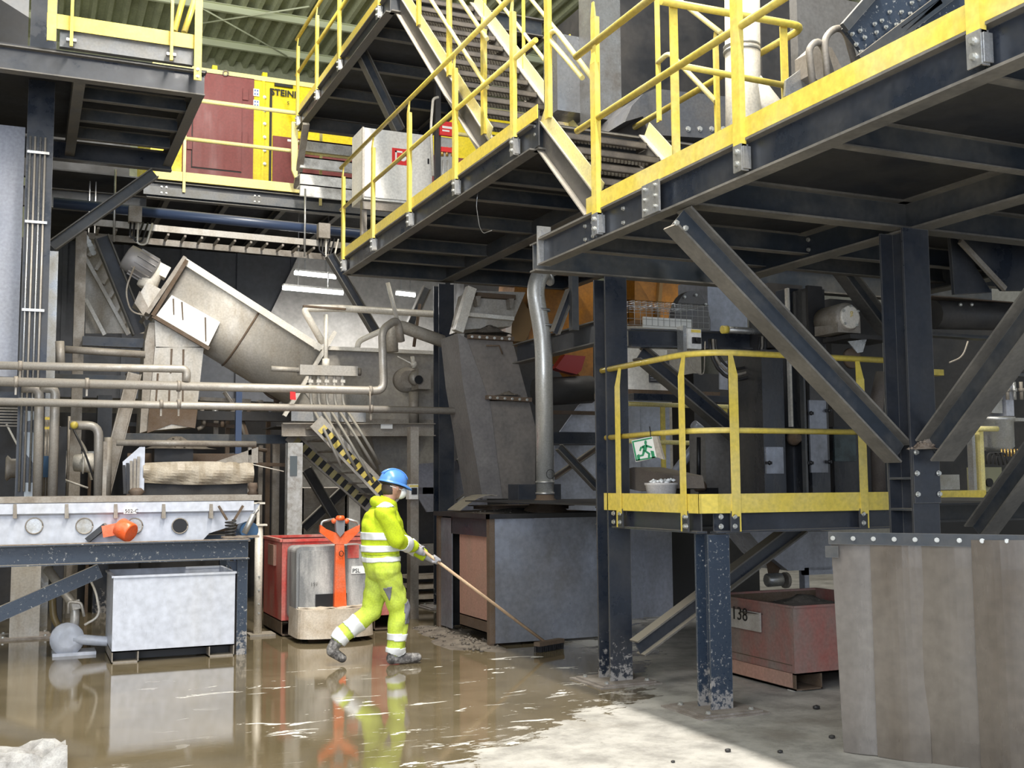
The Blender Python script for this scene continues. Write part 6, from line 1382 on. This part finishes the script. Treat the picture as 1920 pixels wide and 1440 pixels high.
    bootm=mat('muddy_boot',(.07,.065,.065),.6,0,(.50,.48,.46),.5,22,thr=.56)
    glove=mat('grey_glove',(.34,.34,.37),.7)
    me2.name='body'; me2.materials.clear(); 
    for x in(skin,hivis,glove,bootm): me2.materials.append(x)
    mi={'head':0,'neck':0,'hand':2,'boot':3}
    for p in me2.polygons: p.material_index=mi.get(C_[p.vertices[0]][0],1); p.use_smooth=True
    def fold(p,k):
        return .0045*math.sin(p.z*33+p.x*22*(1 if k==1 else -1)+3*math.sin(p.x*11+p.y*13+k))+.003*math.sin(p.x*55+p.z*27+4*math.sin(p.z*9))
    def layer(name,test,off,ma,folds=0,label=None):
        keep=[test(pos[i],C_[i]) for i in range(len(pos))]
        bm=bmesh.new(); idx={}
        fs=[p.vertices[:] for p in me2.polygons if all(keep[v] for v in p.vertices)]
        if not fs: return
        for f in fs:
            for v in f:
                if v not in idx: idx[v]=bm.verts.new(pos[v]+nor[v]*(off+(fold(pos[v],folds) if folds else 0))-org)
        for f in fs: bm.faces.new([idx[v] for v in f])
        inv={b:a for a,b in idx.items()}
        be=[e for e in bm.edges if len(e.link_faces)==1]
        ret=bmesh.ops.extrude_edge_only(bm,edges=be)
        src={}
        for e in be:
            for v in e.verts: src[tuple(round(x,6) for x in v.co)]=inv[v]
        for v in [g for g in ret['geom'] if isinstance(g,bmesh.types.BMVert)]:
            k=src.get(tuple(round(x,6) for x in v.co))
            if k is not None: v.co=pos[k]-nor[k]*.004-org
        ml=bpy.data.meshes.new(name); bm.to_mesh(ml); bm.free(); ml.materials.append(ma)
        for p in ml.polygons: p.use_smooth=True
        ob=bpy.data.objects.new(name,ml); COL.objects.link(ob); ob.parent=root
        if label: ob['label']=label
        return ob
    zb=lambda py: PY(715,py,yw_).z
    wz=zb(1040)
    arm_i=[i for i,b in enumerate(bones) if b[0]=='arm']
    layer('jacket',lambda p,c:(c[0] in('torso',) and p.z>wz) or c[0]=='arm' or (c[0]=='hip' and p.z>wz) or (c[0]=='neck' and c[2]<.25),.012,hivis,1)
    layer('trousers',lambda p,c:(c[0] in('torso','hip') and p.z<=wz+.02) or c[0]=='leg',.010,hiv2,2)
    def band(p,c,lo,hi): return c[0] in('torso','hip') and lo<p.z<hi
    layer('reflective_band',lambda p,c:band(p,c,zb(1012),zb(997)),.020,refl,1)
    layer('reflective_band',lambda p,c:band(p,c,zb(1034),zb(1021)),.020,refl,1)
    layer('reflective_band',lambda p,c:band(p,c,zb(1053),zb(1042)),.020,refl,2)
    for bi in arm_i:
        if bi in(arm_i[1],arm_i[3]): layer('reflective_band',lambda p,c,bi=bi:c[1]==bi and .35<c[2]<.75,.019,refl,1)
    leg_i=[i for i,b in enumerate(bones) if b[0]=='leg']
    for bi,(lo,hi) in((leg_i[1],(.58,.78)),(leg_i[3],(.38,.72)),(leg_i[1],(.93,1.01)),(leg_i[3],(.86,1.01))): layer('reflective_band',lambda p,c,bi=bi,lo=lo,hi=hi:c[1]==bi and lo<c[2]<hi,.018,refl,2)
    layer('knee_patch',lambda p,c:((c[1]==leg_i[0] and c[2]>.86) or (c[1]==leg_i[1] and c[2]<.35)) and p.x>kn.x+.02+ (p.z-kn.z)*-.05,.017,grey,2)
    layer('thigh_pocket',lambda p,c:c[1]==leg_i[0] and .35<c[2]<.7 and p.y<hip_n.y-.04 and p.x<hip_n.x+.03,.017,grey,2)
    layer('shoulder_patch',lambda p,c:c[1] in(arm_i[0],3) and p.z>ls.z+.045 and p.y<ls.y+.12,.018,refl,1)
    # hood roll at the neck
    mk('hood',M().tube([nk+V((.07*math.cos(t)-.03,.10*math.sin(t),.02-.05*math.cos(t)-.03)) for t in[i*.35+.4 for i in range(17)]],[.035+.02*math.sin(i*.18) for i in range(17)],10),hivis,root)
    for v in me2.vertices: v.co-=org
    bo=bpy.data.objects.new('body',me2); COL.objects.link(bo); bo.parent=root
    # helmet
    hc=hd+V((-.005,0,.055)); tilt=Matrix.Rotation(math.radians(14),3,'Y')
    m=M(); n=28; rows=9; vs=[]
    for i in range(rows):
        th=math.pi/2*i/(rows-1)
        for j in range(n):
            a=6.2832*j/n; rx,ry=.135,.115
            vs.append(hc+tilt@V((rx*math.cos(a)*math.cos(th),ry*math.sin(a)*math.cos(th),.125*math.sin(th))))
    m.add(vs,[(i*n+j,i*n+(j+1)%n,(i+1)*n+(j+1)%n,(i+1)*n+j) for i in range(rows-1) for j in range(n)],True)
    # brim and peak
    vs=[]
    for j in range(n):
        a=6.2832*j/n; pk=max(0,math.cos(a))**2
        vs.append(hc+tilt@V((.135*math.cos(a),.115*math.sin(a),0))); 
    for j in range(n):
        a=6.2832*j/n; pk=max(0,math.cos(a))**2
        vs.append(hc+tilt@V(((.143+.055*pk)*math.cos(a),(.122)*math.sin(a),-.008-.018*pk)))
    for j in range(n):
        a=6.2832*j/n; pk=max(0,math.cos(a))**2
        vs.append(hc+tilt@V(((.143+.055*pk)*math.cos(a),(.122)*math.sin(a),-.018-.018*pk)))
    m.add(vs,[(j+k*n,(j+1)%n+k*n,(j+1)%n+(k+1)*n,j+(k+1)*n) for k in(0,1) for j in range(n)],True)
    hel=mk('helmet',m,blue,root)
    for yy in(-.035,0,.035): mk('helmet_ridge',M().tube([hc+tilt@V((.137*math.cos(t),yy,.127*math.sin(t)*(.99-abs(yy)*.8))) for t in[.45+i*.2 for i in range(12)]],.006,6),blue,hel)
    mk('helmet_band',M().tube([hc+tilt@V((.12*math.cos(t),.1*math.sin(t),-.022)) for t in[i*.3 for i in range(22)]],.012,6),black,hel)
    # hair, ear, mask, glasses, straps
    m=M(); m.ball(hd+V((-.03,0,.0)),.088,14,(1,1,1.05)); mk('hair',m,mat('dark_hair',(.05,.035,.03),.7),root)
    for s_ in(-1,1):
        mk('ear',M().ball(hd+V((.012,s_*.088,.0)),.024,10,(.75,.35,1.2)),skin,root)
        mk('mask_strap',M().tube([hd+V((.10,s_*.035,-.035)),hd+V((.03,s_*.09,-.01)),hd+V((-.06,s_*.085,.02))],.004,6),whitesign,root)
        mk('eye',M().ball(hd+V((.092,s_*.030,.012)),.011,8),whitesign,root)
        mk('glasses_lens',M().ball(hd+V((.105,s_*.032,.012)),.022,8,(.3,1,.75)),mat('dark_lens',(.03,.03,.035),.15),root)
        mk('glasses_temple',M().tube([hd+V((.10,s_*.05,.018)),hd+V((.01,s_*.092,.02))],.004,6),black,root)
    mk('face_mask',M().lathe(hd+V((.075,0,-.045)),V((1,0,-.25)),[(-.02,.062),(.01,.06),(.035,.045),(.05,.022),(.055,.0)],16),whitesign,root)
    # broom
    r=thing('broom','wooden-handled broom with dark bristle head held by the worker','broom',(h1.x,h1.y,0))
    mk('handle',M().tube([h0-hdv*.05,h1],.0145,12),wood,r)
    sd=V((-hdv.y,hdv.x,0)).normalized(); c=V((h1.x,h1.y,.06)); fwd=V((hdv.x,hdv.y,0)).normalized()
    a2=(sd*.35+fwd*.94).normalized(); s2_=V((-a2.y,a2.x,0))
    mk('broom_head',M().bar(c-a2*.19+Z*.02,c+a2*.19+Z*.02,.075,.04),rust,r)
    m=M(); rn=random.Random(1)
    for i in range(34):
        for j in range(5):
            b=c-a2*.185+a2*(.37*i/33)+s2_*(-.03+.015*j); e=b+V((rn.uniform(-.012,.012),rn.uniform(-.012,.012),-.052)); e.z=.003; m.bar(b+Z*.01,e,.007,.007,(1,0,0))
    mk('bristles',m,black,r,kind='stuff')
worker()
